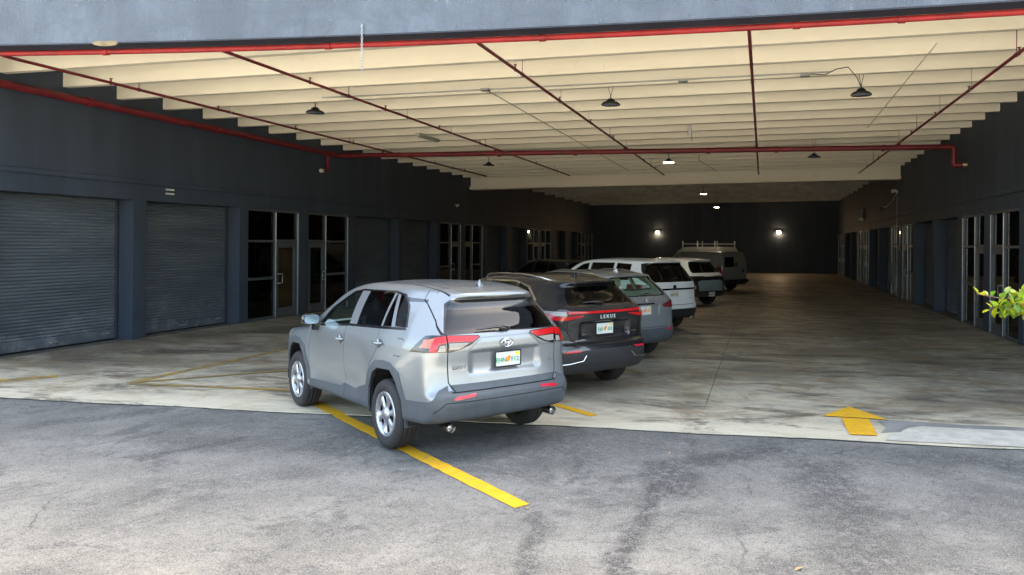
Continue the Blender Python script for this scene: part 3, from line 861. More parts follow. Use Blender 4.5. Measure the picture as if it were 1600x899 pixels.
# ---- wheels: one mesh per kind, shared by every wheel of that kind
WH = {}
def wheel_meshes(kind, rad, wid):
    key = (kind, rad, wid)
    if key in WH: return WH[key]
    hw = wid / 2; rr = rad * .655
    t = MB(); t.lathe([(rr - .005, -hw + .03), (rr + .012, -hw + .008), (rr + .05, -hw), (rad - .035, -hw + .004), (rad - .012, -hw + .018), (rad, -hw + .045),
                       (rad, -.06), (rad - .008, -.056), (rad - .008, -.048), (rad, -.044), (rad, -.006), (rad - .008, -.003), (rad - .008, .003), (rad, .006), (rad, .044), (rad - .008, .048), (rad - .008, .056), (rad, .06),
                       (rad, hw - .045), (rad - .012, hw - .018), (rad - .035, hw - .004), (rad - .045, hw - .001), (rad - .05, hw + .001), (rr + .05, hw), (rr + .012, hw - .008), (rr - .005, hw - .03), (rr - .02, 0), (rr - .005, -hw + .03)], 48, 'Y')
    tyre = t.mesh('tyre', CM['rubber'])
    b = MB(); b.lathe([(.0, hw - .075), (rr - .02, hw - .075), (rr - .01, hw - .02), (rr - .004, hw - .03)], 40, 'Y'); back = b.mesh('wheel_back', CM['slot'])
    m = MB(); ns = 6 if kind == 'cover' else 5
    mat = CM['cover'] if kind == 'cover' else (CM['rim'] if kind == 'dark' else CM['cover'])
    m.lathe([(rr - .045, hw - .05), (rr - .04, hw - .012), (rr - .012, hw - .004), (rr + .004, hw - .008), (rr + .004, hw - .03)], 48, 'Y')
    m.lathe([(.0, hw + .004), (.03, hw + .003), (.045, hw - .004), (.072, hw - .01), (.078, hw - .03)], 24, 'Y')
    for k in range(ns):
        a0 = 2 * math.pi * (k + .2) / ns
        if kind == 'cover': prof = [(.05, -.30, .30), (.10, -.36, .22), (rr * .6, -.36, .16), (rr - .042, -.40, .26)]
        else: prof = [(.05, -.25, .25), (.12, -.16, .16), (rr * .6, -.13, .13), (rr - .04, -.2, .2)]
        v = []; f = []
        for (r_, s0, s1) in prof:
            for s_, dy in ((s0, -.012), (s0 * .8, 0), (s1 * .8, 0), (s1, -.012)):
                a = a0 + s_ * (1.0 if r_ > .08 else 1.6) + (.10 * (r_ / rr) if kind == 'cover' else 0)
                yy = hw - .012 + dy - .012 * math.sin(math.pi * r_ / rr)
                v.append((r_ * math.sin(a), yy, r_ * math.cos(a)))
        for i in range(len(prof) - 1):
            for j in range(3): f.append((i*4 + j, i*4 + j + 1, i*4 + j + 5, i*4 + j + 4))
        m.add(v, f, True)
    face = m.mesh('wheel_face', mat)
    WH[key] = (tyre, back, face); return WH[key]

def add_wheel(root, x, y, rad, wid, kind, steer=0.0, spin=0.0):
    ty, bk, fc = wheel_meshes(kind, rad, wid)
    o = link('tyre', ty, root, (x, y, rad), (0, 0, steer + (0 if y > 0 else math.pi)))
    r_ = link('wheel_rim', bk, o); link('wheel_cover', fc, o, rot=(0, spin, 0))
    return o

# ---- plates and badges
def add_plate(root, loc, txt, rx=0.0, w_=.305, h_=.152, frame=True, orange=True, ink='pgreen'):
    """licence plate facing backwards (-x)"""
    m = MB().box(-.006, .004, -w_/2, w_/2, -h_/2, h_/2, .003)
    p = m.build('licence_plate', CM['plate'], root, loc, (0, rx, 0))
    if frame:
        f = MB(); a, b, t = w_/2 + .008, h_/2 + .008, .013
        f.box(-.01, .002, -a, a, b - t, b, .002); f.box(-.01, .002, -a, a, -b, -b + t, .002); f.box(-.0095, .002, -a, -a + t, -b + t, b - t); f.box(-.0095, .002, a - t, a, -b + t, b - t)
        f.build('plate_frame', CM['trim'], p)
    if txt:
        l, r_ = txt.split()
        for s_, yy in ((l, .085), (r_, -.085)):
            link('plate_text', text_mesh('plate_text', s_, .066, CM[ink], .001, .0012), p, (-.008, yy, -.012), (math.pi/2, 0, -math.pi/2))
    else:                                                 # characters too small to read: short green strokes
        for k, yy in enumerate((.118, .088, .058, -.058, -.088, -.118)):
            MB().box(-.0075, -.004, yy - .009, yy + .009, -.036, .022 - .01 * (k % 2)).build('plate_character', CM[ink], p)
    if orange:
        m = MB(); m.lathe([(0, -.0095), (.022, -.009), (.026, -.006)], 14, 'X', (0, .004, -.008)); m.lathe([(0, -.0095), (.018, -.009), (.021, -.006)], 12, 'X', (0, -.014, .012)); m.build('plate_orange', CM['porange'], p)
        MB().box(-.0085, -.004, -w_/2 + .02, -w_/2 + .065, h_/2 - .045, h_/2 - .012).build('plate_sticker', CM['psticker'], p)
    return p
def ellipse(a, b, n=20, c=(0, 0)): return [(0, c[0] + a * math.cos(2*math.pi*k/n), c[1] + b * math.sin(2*math.pi*k/n)) for k in range(n + 1)]
def label_text(root, name, s, size, loc, mat='chrome', rx=0.0):
    return link(name, text_mesh(name, s, size, CM[mat], .003, .001), root, loc, (math.pi/2 + rx, 0, -math.pi/2))

# ---- seats and cabin
def cabin(root, P, seatmat, zf=.42):
    w_ = P.get('cabw', .66)
    for nm, x, ys in (('front_seat', .12, (.38, -.38)), ('rear_seat', -.78, (.34, -.34))):
        for y in ys:
            m = MB(); m.box(x - .1, x + .42, y - .24, y + .24, zf + .12, zf + .36, .06)
            v = [(x - .08, zf + .3), (x + .05, zf + .34), (x - .1, zf + .86), (x - .2, zf + .86)]
            m.prism(v, y - .22, y + .22, 'Y')
            s_ = m.build(nm, CM[seatmat], root)
            MB().box(x - .25, x - .13, y - .13, y + .13, zf + .89, zf + 1.08, .045).build('headrest', CM[seatmat], s_)
    MB().box(.72, 1.1, -w_ , w_, zf + .25, zf + .62, .08).build('dashboard', CM['lining'], root)
    MB().box(-1.75, 1.1, -w_, w_, zf - .06, zf + .02).build('cabin_floor', CM['lining'], root)
    ring = [(.56 + .06 * math.sin(2*math.pi*k/18), .38 + .18 * math.cos(2*math.pi*k/18), zf + .62 + .17 * math.sin(2*math.pi*k/18)) for k in range(19)]
    MB().tube(ring, .014, 6, False).build('steering_wheel', CM['lining'], root)

def mirrors(root, x, y, z, mat):
    for s_ in (1, -1):
        m = MB(); v = []; n = 14
        prof = [(.0, .55, .55), (.03, .9, .9), (.09, 1, 1), (.135, .85, .85), (.165, .35, .4)]
        rows = []
        for (dx, sy, sz) in prof:
            for k in range(n):
                a = 2*math.pi*k/n; c, d = math.cos(a), math.sin(a)
                c = math.copysign(abs(c)**.65, c); d = math.copysign(abs(d)**.65, d)
                v.append((x + dx, s_*(y + .105 + .105*sy*c), z + .07*sz*d + .01))
        f = [(i*n+k, i*n+(k+1) % n, (i+1)*n+(k+1) % n, (i+1)*n+k) for i in range(len(prof)-1) for k in range(n)]
        m.add(v, f, True); m.add(v[-n:], [tuple(range(n))]); m.add(v[:n], [tuple(range(n))])
        h_ = m.build('wing_mirror', CM[mat], root)
        g = [(s_*(y + .105 + .088*math.copysign(abs(math.cos(2*math.pi*k/20))**.65, math.cos(2*math.pi*k/20))), z + .01 + .056*math.copysign(abs(math.sin(2*math.pi*k/20))**.65, math.sin(2*math.pi*k/20))) for k in range(20)]
        MB().prism(g, x - .004, x + .01, 'X').build('mirror_glass', CM['mirror'], h_)
        MB().prism([(x + .02, z - .06), (x + .1, z - .06), (x + .12, z - .13), (x + .03, z - .13)], s_*(y - .04), s_*(y + .07), 'Y').build('mirror_stalk', CM['trim'], h_)

def handles(root, pts, w_, mat):
    for (x, z) in pts:
        for s_ in (1, -1):
            y = s_ * w_
            m = MB(); m.tube([(x + .085, y - s_*.01, z), (x + .07, y + s_*.022, z + .002), (x, y + s_*.032, z + .004), (x - .07, y + s_*.024, z + .004), (x - .088, y - s_*.01, z + .002)], [.012, .016, .017, .017, .012], 8)
            h_ = m.build('door_handle', CM[mat], root)
            d = MB(); d.lathe([(0, s_*.004), (.04, s_*.004), (.05, -s_*.004)], 18, 'Y', (x + .005, y, z)); d.build('handle_cup', CM[mat], h_)

def shark_fin(root, x, z, mat):
    v = [(x + .1, z - .02), (x + .03, z + .02), (x - .045, z + .06), (x - .06, z + .055), (x - .075, z - .02)]
    m = MB(); P0 = []
    for y, k in ((-.028, 0), (0, 1), (.028, 0)):
        for (a, b) in v: P0.append((a, y, b if k else z - .02 + (b - z + .02) * .35))
    n = len(v); f = [(i*n+j, i*n+(j+1) % n, (i+1)*n+(j+1) % n, (i+1)*n+j) for i in range(2) for j in range(n)]
    return m.add(P0, f, False).build('roof_antenna', CM[mat], root)

def make_shell(P, h):
    F = body_function(P); L = P['len'] / 2
    V, Q = surface_nets(F, (-L - .15, -1.15, P['bottom'] - .1), (L + .15, 1.15, P['H'] + .15), h)
    s = Shell(F, V, Q)
    # wheel openings
    for xa in P['axles']:
        for pr in (LEFT, RIGHT):
            pr2 = (lambda c, pr=pr: pr(c) and abs(c[1]) > .45)
            s.cut(arch_outline(P, xa), 's', 'hole', pr2)
    return s

def emit_body(root, s, P, paintmat, specs, lin='lining'):
    """specs: name, labels, material, offset, keep separate left/right?"""
    s.finish()
    b = link('body', s.mesh('body', ('body',), paintmat, 0, .022), root)
    ln = s.mesh('cabin_lining', ('body', 'seam', 'cladding', 'trim', 'lower', 'panel', 'band'), CM[lin], -.035, 0, True)
    if ln: link('cabin_lining', ln, root)
    for nm, labs, mat, off, split in specs:
        for pr in ((lambda c: c[1] > .001, lambda c: c[1] <= .001) if split else (None,)):
            me = s.mesh(nm, labs, mat, off, .02, False, pr)
            if me:
                q = link(nm, me, root)
                if nm in ('shut_line', 'roof_groove'): q['kind'] = 'stuff'
    # wheel wells
    for xa in P['axles']:
        for sg in (1, -1):
            m = MB(); r_ = P['arch'] + .02; w0 = P['wid'] / 2; n = 18; v, f = [], []
            for k in range(n + 1):
                a = math.radians(-8 + 196 * k / n); cx, cz = xa + r_ * math.cos(a), P['rad'] + .015 + r_ * math.sin(a)
                v += [(cx, sg * (w0 - .05), cz), (cx, sg * (w0 - .42), cz), (xa, sg * (w0 - .42), P['rad'])]
            for k in range(n): f += [(k*3, k*3+3, k*3+4, k*3+1), (k*3+1, k*3+4, k*3+5)]
            m.add(v, f)
            m.build('wheel_well', CM['liner'], root)
    zb = P['bottom']
    m = MB().box(P['axles'][0] + .42, P['axles'][1] - .42, -.72, .72, zb + .02, zb + .06); m.box(-P['len']/2 + .3, P['axles'][0] - .1, -.6, .6, zb + .16, zb + .2); m.box(P['axles'][1] + .1, P['len']/2 - .3, -.6, .6, zb + .1, zb + .14)
    m.box(P['axles'][0] - .06, P['axles'][0] + .06, -.7, .7, P['rad'] - .06, P['rad'] + .06); m.box(P['axles'][1] - .06, P['axles'][1] + .06, -.7, .7, P['rad'] - .06, P['rad'] + .06)
    m.build('underbody', CM['liner'], root)
    return b
# ================================================================ the silver car in front
def place(root, rear_wheel_right, ang, P):
    """set a car by the ground point of its right rear wheel"""
    f = Vector((-math.sin(ang), math.cos(ang))); l = Vector((-f.y, f.x))
    c = Vector(rear_wheel_right) - f * P['axles'][0] + l * (P['wid'] / 2 - .1)
    root.location = (c.x, c.y, P.get('gz', 0.0)); root.rotation_euler = (0, 0, math.atan2(f.y, f.x))

RAV = dict(len=4.6, wid=1.855, H=1.73, bottom=.30, rad=.362, arch=.452,
    arch_in=[(.42, .1), (.40, .45), (.375, .60), (.27, .77), (.15, .835), (-.14, .845), (-.27, .75), (-.375, .57), (-.39, .45), (-.40, .1)],
    arch_out=[(.55, .42), (.50, .57), (.385, .79), (.225, .905), (.05, .925), (-.12, .92), (-.325, .84), (-.445, .59), (-.46, .42)],
    axles=(-1.315, 1.375), belt=1.12, top=1.68,
    bot=[(-3, .40), (-2.2, .385), (-1.85, .36), (-1.2, .335), (1.2, .315), (2.3, .28), (3, .3)],
    rear=[(.1, -2.1), (.34, -2.18), (.42, -2.25), (.50, -2.282), (.58, -2.295), (.645, -2.290), (.685, -2.25), (.78, -2.222), (.95, -2.205), (1.08, -2.21), (1.16, -2.205), (1.23, -2.185), (1.30, -2.135), (1.42, -2.06), (1.55, -1.985), (1.585, -2.005), (1.615, -2.05), (1.65, -2.04), (1.70, -1.93), (1.9, -1.4)],
    front=[(.1, 2.05), (.3, 2.2), (.45, 2.3), (.7, 2.31), (.9, 2.27), (1.0, 2.18), (1.1, 2.0), (1.5, 1.6)],
    roof=[(-3, 1.62), (-2.1, 1.655), (-1.7, 1.695), (-1.1, 1.722), (-.4, 1.715), (.0, 1.68), (.25, 1.62), (.6, 1.42), (.95, 1.205), (1.1, 1.125), (1.3, 1.095), (1.8, 1.04), (2.15, .98), (2.4, .86), (3, .5)],
    width=[(.1, .80), (.22, .86), (.35, .905), (.55, .912), (.75, .918), (.95, .915), (1.08, .905), (1.16, .885), (1.3, .835), (1.45, .765), (1.6, .68), (1.75, .60)],
    taper=[(-3, .20), (-2.3, .085), (-2.0, .05), (-1.6, .015), (-1.0, 0), (1.2, 0), (1.7, .03), (2.1, .10), (2.4, .2), (3, .5)],
    upper=[(-3, .24), (-2.1, .165), (-1.6, .07), (-1.2, .02), (-.6, 0), (.3, .0), (.9, .02), (3, .05)],
    rear_bow=.17, front_bow=.34, crown=.075, k_roof=.03, k_top=.10, k_corner=.13, flare=.03, waist=.03, recess=(.40, .83, 1.085, .03))

def build_rav():
    P = RAV; root = empty('parked_car'); tag(root, 'silver compact car with grey cladding parked half out of the garage on the yellow line', 'car', 'cars parked in the garage')
    s = make_shell(P, .026)
    rear = lambda c: c[0] < -1.6
    cl = ('body',)
    for pr, sg in ((LEFT, 1), (RIGHT, -1)):
        # side glass
        s.cut([(.60, 1.165), (.43, 1.336), (.2, 1.475), (.037, 1.557), (-.164, 1.592), (-.225, 1.222), (.2, 1.185)], 's', 'glass_front', pr)
        s.cut([(-.419, 1.228), (-.368, 1.605), (-1.002, 1.611), (-1.046, 1.26)], 's', 'glass_rear', pr)
        s.cut([(-1.082, 1.263), (-1.048, 1.604), (-1.08, 1.60), (-1.275, 1.274)], 's', 'glass_rear', pr)
        s.cut([(-1.345, 1.28), (-1.135, 1.598), (-1.226, 1.585), (-1.32, 1.545), (-1.417, 1.478), (-1.565, 1.286)], 's', 'glass_rear', pr)
        s.cut([(.66, 1.125), (.60, 1.163), (.2, 1.185), (-.225, 1.222), (-1.046, 1.26), (-1.565, 1.286), (-1.60, 1.26), (-1.046, 1.232), (-.225, 1.194), (.2, 1.155)], 's', 'trim', pr)
        s.cut([(.60, 1.165), (.66, 1.16), (.45, 1.36), (.05, 1.578), (-.164, 1.612), (-1.0, 1.632), (-1.25, 1.607), (-1.44, 1.49), (-1.60, 1.288), (-1.56, 1.286), (-1.412, 1.478), (-1.32, 1.545), (-1.226, 1.585), (-1.0, 1.612), (-.164, 1.592), (.037, 1.557), (.2, 1.475), (.43, 1.336)], 's', 'trim', pr)
        s.cut([(-.225, 1.222), (-.164, 1.592), (-.368, 1.605), (-.419, 1.228)], 's', 'pillar', pr)
        s.cut([(-1.28, 1.578), (-1.66, 1.572), (-1.68, 1.545), (-1.37, 1.535)], 's', 'trim', pr)
        # cladding: arches, sill, bumper corner (the silver drops behind the wheel, then steps up)
        for xa in P['axles']:
            s.cut(arch_outline(P, xa, 1), 's', 'cladding', lambda c, pr=pr: pr(c) and abs(c[1]) > .45)
        s.cut([(1.0, .1), (.90, .44), (-.06, .478), (-.12, .52), (-.46, .505), (-.60, .55), (-.80, .60), (-.95, .60), (-.9, .1)], 's', 'cladding', pr)
        s.cut([(-1.70, .1), (-1.70, .585), (-2.06, .59), (-2.06, .1)], 's', 'cladding', pr)
        R_ = lambda L: [(a * sg, b) for a, b in L]
        s.cut(R_([(.99, .05), (.99, .585), (.84, .592), (.745, .715), (.655, .755), (.655, .05)]), 'r', 'cladding', lambda c: c[0] < -2.03)
        s.cut([(1.84, .1), (1.85, .6), (2.1, .52), (2.5, .5), (2.5, .1)], 's', 'cladding', pr)
        # shut lines
        for pts in ([(-.16, 1.20), (-.19, .80), (-.17, .48), (-.17, .34)], [(.88, 1.12), (.93, .75), (.88, .46)], [(-1.05, 1.235), (-1.06, 1.0), (-.99, .90), (-.93, .82)]):
            s.line(pts, .009, 's', 'seam', lambda c, pr=pr: pr(c) and c[0] > -1.9, ('body', 'cladding'))
        s.line([(-1.50, 1.17), (-1.60, 1.175), (-1.635, 1.16)], .007, 's', 'seam', pr)
        s.line([(-1.48, 1.00), (-1.60, .998), (-1.63, 1.01)], .007, 's', 'seam', pr)
        # lamps: quarter-panel half and tailgate half
        yo = lambda c, sg=sg: c[1] * sg > .655 and c[0] < -1.5
        s.cut([(-1.79, 1.068), (-1.975, 1.238), (-2.05, 1.246), (-2.5, 1.246), (-2.5, 1.079), (-2.076, 1.082)], 's', 'lamp_trim', yo)
        s.cut(R_([(.842, 1.122), (.806, 1.2), (.745, 1.224), (.777, 1.172), (.80, 1.125)]), 'r', 'lamp_amber', yo, ('lamp_trim',))
        s.cut(R_([(.812, 1.086), (.782, 1.169), (.745, 1.226), (.655, 1.237), (.655, 1.168), (.70, 1.166), (.735, 1.15), (.757, 1.086)]), 'r', 'lamp_red', yo, ('lamp_trim', 'lamp_amber'))
        s.cut(R_([(.745, 1.09), (.72, 1.145), (.67, 1.155), (.67, 1.09)]), 'r', 'lamp_clear', yo, ('lamp_trim',))
        yi = lambda c: c[0] < -1.9
        s.cut(R_([(.645, 1.078), (.645, 1.245), (.32, 1.232), (.295, 1.212), (.39, 1.15), (.50, 1.105), (.60, 1.08)]), 'r', 'lamp_trim', yi)
        s.cut(R_([(.645, 1.178), (.645, 1.238), (.335, 1.224), (.315, 1.21), (.39, 1.17)]), 'r', 'lamp_red', yi, ('lamp_trim',))
        s.cut(R_([(.632, 1.105), (.632, 1.168), (.41, 1.163), (.50, 1.12), (.54, 1.105)]), 'r', 'lamp_clear', yi, ('lamp_trim',))
        s.cut(R_([(.60, .612), (.40, .632), (.385, .657), (.58, .647), (.63, .628)]), 'r', 'reflector', yi, ('cladding', 'body'))
        # tailgate shut line
        s.line(R_([(.58, .68), (.645, .78), (.65, 1.25)]), .011, 'r', 'seam', yi, ('body', 'cladding', 'lamp_trim', 'lamp_red', 'lamp_clear'))
        s.line([(-1.575, 1.66), (-1.60, 1.566), (-1.69, 1.527), (-1.968, 1.378), (-2.118, 1.252)], .011, 's', 'seam', pr, ('body', 'trim'))
    s.line([(.64, 1.068), (.44, 1.08), (.30, 1.20), (-.30, 1.20), (-.44, 1.08), (-.64, 1.068)], .013, 'r', 'groove', lambda c: c[0] < -1.9)
    # bumper and lower tailgate
    s.cut([(-.60, .685), (-.64, .757), (.64, .757), (.60, .685)], 'r', 'tail_cladding', lambda c: c[0] < -1.9, ('body', 'cladding'))
    s.cut([(-1, .05), (-1, .5), (-.70, .70), (.70, .70), (1, .5), (1, .05)], 'r', 'cladding', lambda c: c[0] < -1.98, ('body',))
    s.line([(-.62, .681), (.62, .681)], .014, 'r', 'seam', lambda c: c[0] < -1.9, ('body', 'cladding', 'tail_cladding'))
    s.line([(-.80, .50), (-.70, .59), (.70, .59), (.80, .50)], .008, 'r', 'seam', lambda c: c[0] < -1.9, ('cladding',))
    # rear glass and spoiler lamp
    G = [(.655, 1.257), (.60, 1.40), (.53, 1.53), (.49, 1.562)]; G2 = [(.675, 1.246), (.615, 1.40), (.548, 1.54), (.50, 1.578)]
    s.cut(G + [(-a, b) for a, b in G[::-1]], 'r', 'glass_tail', lambda c: c[0] < -1.75)
    s.cut(G2 + [(-a, b) for a, b in G2[::-1]], 'r', 'trim', lambda c: c[0] < -1.75)
    s.cut([(-.56, 1.485), (-.50, 1.478), (.50, 1.478), (.56, 1.485), (.48, 1.57), (-.48, 1.57)], 'r', 'trim', lambda c: c[0] < -1.75, ('glass_tail',))
    s.cut([(-.15, 1.60), (-.15, 1.617), (.15, 1.617), (.15, 1.60)], 'r', 'lamp_high', lambda c: c[0] < -1.9)
    # windscreen, roof lines
    s.cut([(.13, -.60), (.22, -.63), (1.0, -.72), (1.03, 0), (1.0, .72), (.22, .63), (.13, .60), (.09, 0)], 't', 'glass_front', lambda c: c[2] > 1.08)
    for y in (-.42, -.14, .14, .42): s.line([(-1.72, y * .95), (.0, y * 1.05)], .02, 't', 'groove', lambda c: c[2] > 1.5)
    for y in (-.55, .55): s.line([(-1.9, y * .88), (.02, y * 1.04)], .018, 't', 'seam', lambda c: c[2] > 1.5)
    s.line([(-1.72, -.53), (-1.72, .53)], .008, 't', 'groove', lambda c: c[2] > 1.5)
    # headlamps
    for sg in (1, -1):
        s.cut([(1.75, .90), (1.82, .98), (2.5, .93), (2.5, .83), (2.1, .83)], 's', 'head_lamp', lambda c, sg=sg: c[1]*sg > .42 and c[0] > 1.6)
    emit_body(root, s, P, CM['silver'], [
        ('front_window', ('glass_front',), CM['gclear'], -.003, False), ('side_window', ('glass_rear',), CM['gdark'], -.003, True), ('tailgate_window', ('glass_tail',), CM['gdark'], -.002, False),
        ('black_trim', ('trim',), CM['trim'], -.001, False), ('pillar_trim', ('pillar',), CM['silver'], -.002, True), ('cladding', ('cladding',), CM['clad'], .006, False), ('tailgate_cladding', ('tail_cladding',), CM['clad'], .004, False),
        ('shut_line', ('seam',), CM['seam'], -.008, False), ('roof_groove', ('groove',), CM['silver'], -.010, False), ('tail_lamp_housing', ('lamp_trim',), CM['trim'], .004, True), ('tail_lamp', ('lamp_red',), CM['redlamp'], .010, True),
        ('reversing_lamp', ('lamp_clear',), CM['clearlamp'], .006, True), ('indicator_lamp', ('lamp_amber',), CM['amber'], .007, True), ('high_brake_lamp', ('lamp_high',), CM['clearlamp'], .003, False), ('reflector', ('reflector',), CM['reflector'], .009, True), ('headlamp', ('head_lamp',), CM['clearlamp'], .003, True)])
    for x in P['axles']:
        for sg in (1, -1): add_wheel(root, x, sg * .805, P['rad'], .225, 'cover', 0, .35 * x)
    cabin(root, P, 'seat')
    mirrors(root, .62, .885, 1.20, 'trim')
    handles(root, ((-.06, 1.03), (-1.12, 1.09)), .915, 'silver')
    shark_fin(root, -1.62, 1.705, 'silver')
    # emblem: three ovals
    e = MB(); X = -2.226
    for a, b, cz in ((.066, .044, 0), (.024, .042, 0), (.046, .016, .016)):
        e.tube([(X - .004, y, 1.135 + cz + z) for _, y, z in ellipse(a, b, 24)], .0055, 6, False)
    e.build('emblem', CM['chrome'], root)
    add_plate(root, (-2.212, -.02, .965), 'EHN F12', 0)
    label_text(root, 'model_badge', 'RAV4', .06, (-2.190, .53, .92))
    label_text(root, 'trim_badge', 'LE', .045, (-2.187, -.57, .92))
    # wiper, exhausts, mud flaps
    w_ = MB(); w_.tube([(-2.20, 0, 1.268), (-2.205, .02, 1.285), (-2.19, .1, 1.30), (-2.175, .33, 1.285)], [.022, .02, .014, .007], 8); w_.box(-2.21, -2.15, -.06, .05, 1.255, 1.295, .015)
    w_.build('rear_wiper', CM['trim'], root)
    for y in (.63, -.60):
        MB().lathe([(.045, .0), (.047, .16), (.040, .165), (.038, .03), (.0, .03)], 20, 'X', (-2.22, y, .335)).build('exhaust_tip', CM['steel'], root)
    for x in P['axles']:
        for sg in (1, -1):
            MB().prism([(sg*.72, .30), (sg*.885, .29), (sg*.90, .56), (sg*.72, .56)], x - .425, x - .41, 'X').build('mud_flap', CM['clad'], root)
    root.location = (-4.38, 8.80, 0.0); root.rotation_euler = (0, 0, math.atan2(.613, -.790))
    return root
rav = build_rav()
# ================================================================ the other vehicles
def scaled(P, **kw):
    q = dict(P); q.update(kw); return q
def rear_mirror(L): return L + [(-a, b) for a, b in L[::-1]]

def suv_base(P, h):
    s = make_shell(P, h)
    for pr in (LEFT, RIGHT):
        for i, poly in enumerate(P['side_glass']): s.cut(poly, 's', 'glass_side', pr)
        for poly in P.get('side_trim', []): s.cut(poly, 's', 'window_trim', pr)
        for xa in P['axles']:
            if P.get('arch_clad', 0): s.cut(circ(xa, P['rad'] + .015, P['arch'] + P['arch_clad'], 24, .03), 's', 'cladding', lambda c, pr=pr: pr(c) and abs(c[1]) > .45 and c[2] > .2)
        if P.get('sill'): s.cut([(P['axles'][1], .05), (P['axles'][1], P['sill']), (P['axles'][0], P['sill']), (P['axles'][0], .05)], 's', 'cladding', pr)
        for pts in P.get('side_seams', []): s.line(pts, .010, 's', 'seam', lambda c, pr=pr: pr(c), ('body', 'cladding', 'lower'))
    xt = P.get('tail_x', -1.5)
    for lab, poly, src in P['tail']:
        s.cut(poly, 'r', lab, lambda c: c[0] < xt, src)
    for pts, wd in P.get('tail_seams', []): s.line(pts, wd, 'r', 'seam', lambda c: c[0] < xt, ('body', 'cladding', 'lower', 'band', 'panel'))
    s.cut(P['screen'], 't', 'glass_front', lambda c: c[2] > P['belt'] - .05)
    for sg in (1, -1):
        s.cut([(P['len']/2 - .55, .80), (P['len']/2 - .5, .90), (P['len'], .88), (P['len'], .76)], 's', 'head_lamp', lambda c, sg=sg: c[1]*sg > .45)
    return s
SPECS = lambda **m: [
    ('side_window', ('glass_side',), m.get('side', CM['gdark']), -.003, True), ('tailgate_window', ('glass_tail',), m.get('tail', CM['gdark']), -.002, False), ('windscreen', ('glass_front',), CM['gclear'], -.003, False),
    ('window_trim', ('window_trim',), m.get('wtrim', CM['trim']), .003, True), ('black_trim', ('trim',), CM['trim'], .002, False), ('cladding', ('cladding',), m.get('clad', CM['bclad']), .006, False), ('shut_line', ('seam',), CM['seam'], -.008, False),
    ('tail_lamp', ('lamp',), m.get('lamp', CM['redlamp']), .008, True), ('light_bar', ('bar',), m.get('bar', CM['redlamp']), .008, False), ('reversing_lamp', ('clear',), CM['clearlamp'], .007, True),
    ('reflector', ('reflector',), CM['reflector'], .009, True), ('headlamp', ('head_lamp',), CM['clearlamp'], .003, True), ('tailgate_band', ('band',), m.get('band', CM['trim']), .005, False),
    ('tailgate_panel', ('panel',), m.get('panel', CM['panel']), .003, False), ('lower_body', ('lower',), m.get('lower', CM['pblack']), 0.0, False)]

def finish_suv(root, s, P, pm, wheel='dark', seat='seat', mir='trim', wdt=.235, **m):
    emit_body(root, s, P, pm, SPECS(**m), m.get('lin', 'lining'))
    for x in P['axles']:
        for sg in (1, -1): add_wheel(root, x, sg * (P['wid']/2 - wdt/2 - .01), P['rad'], wdt, wheel, 0, x)
    cabin(root, P, seat); mirrors(root, P['mirror'][0], P['mirror'][1], P['mirror'][2], mir)
def set_pose(root, cen, deg=52.2):
    a = R(deg); root.location = (cen[0], cen[1], 0); root.rotation_euler = (0, 0, math.atan2(math.cos(a), -math.sin(a)))
def wiper(root, x, z, yl, r0=.02):
    MB().tube([(x, 0, z), (x - .01, .03, z + .02), (x + .015, yl * .4, z + .035), (x + .03, yl, z + .02)], [r0, .018, .013, .007], 8).build('rear_wiper', CM['trim'], root)
def rails(root, xs, y, z, mat, r_=.02):
    for sg in (1, -1):
        MB().tube([(x, sg * (y + dy), z + dz) for x, dy, dz in xs], r_, 8).build('roof_rail', CM[mat], root)

SCREEN = [(.10, -.60), (.22, -.64), (.98, -.72), (1.02, 0), (.98, .72), (.22, .64), (.10, .60), (.06, 0)]

# ---- dark graphite crossover with the full-width light bar
LEX = scaled(RAV, len=4.66, wid=1.865, H=1.70, bottom=.26, rad=.37, arch=.44, axles=(-1.33, 1.36), belt=1.14, top=1.66,
    bot=[(-3, .36), (-2.2, .345), (-1.8, .32), (-1.2, .27), (1.2, .26), (2.3, .26), (3, .3)],
    rear=[(.1, -2.1), (.34, -2.2), (.42, -2.26), (.52, -2.30), (.66, -2.315), (.74, -2.295), (.80, -2.235), (.95, -2.235), (1.10, -2.255), (1.20, -2.26), (1.26, -2.225), (1.32, -2.14), (1.45, -2.02), (1.56, -1.93), (1.59, -1.97), (1.62, -2.02), (1.65, -1.99), (1.70, -1.85), (1.9, -1.3)],
    roof=[(-3, 1.58), (-2.05, 1.625), (-1.6, 1.665), (-1.0, 1.695), (-.35, 1.69), (.0, 1.655), (.25, 1.595), (.6, 1.40), (.95, 1.2), (1.1, 1.125), (1.3, 1.09), (1.8, 1.03), (2.15, .96), (2.4, .84), (3, .5)],
    upper=[(-3, .30), (-2.1, .20), (-1.6, .09), (-1.2, .03), (-.6, 0), (.3, .0), (.9, .02), (3, .05)], recess=(.44, .82, 1.08, .045), rear_bow=.19, k_corner=.16, flare=.035)
for k in ('arch_in', 'arch_out'): LEX.pop(k)
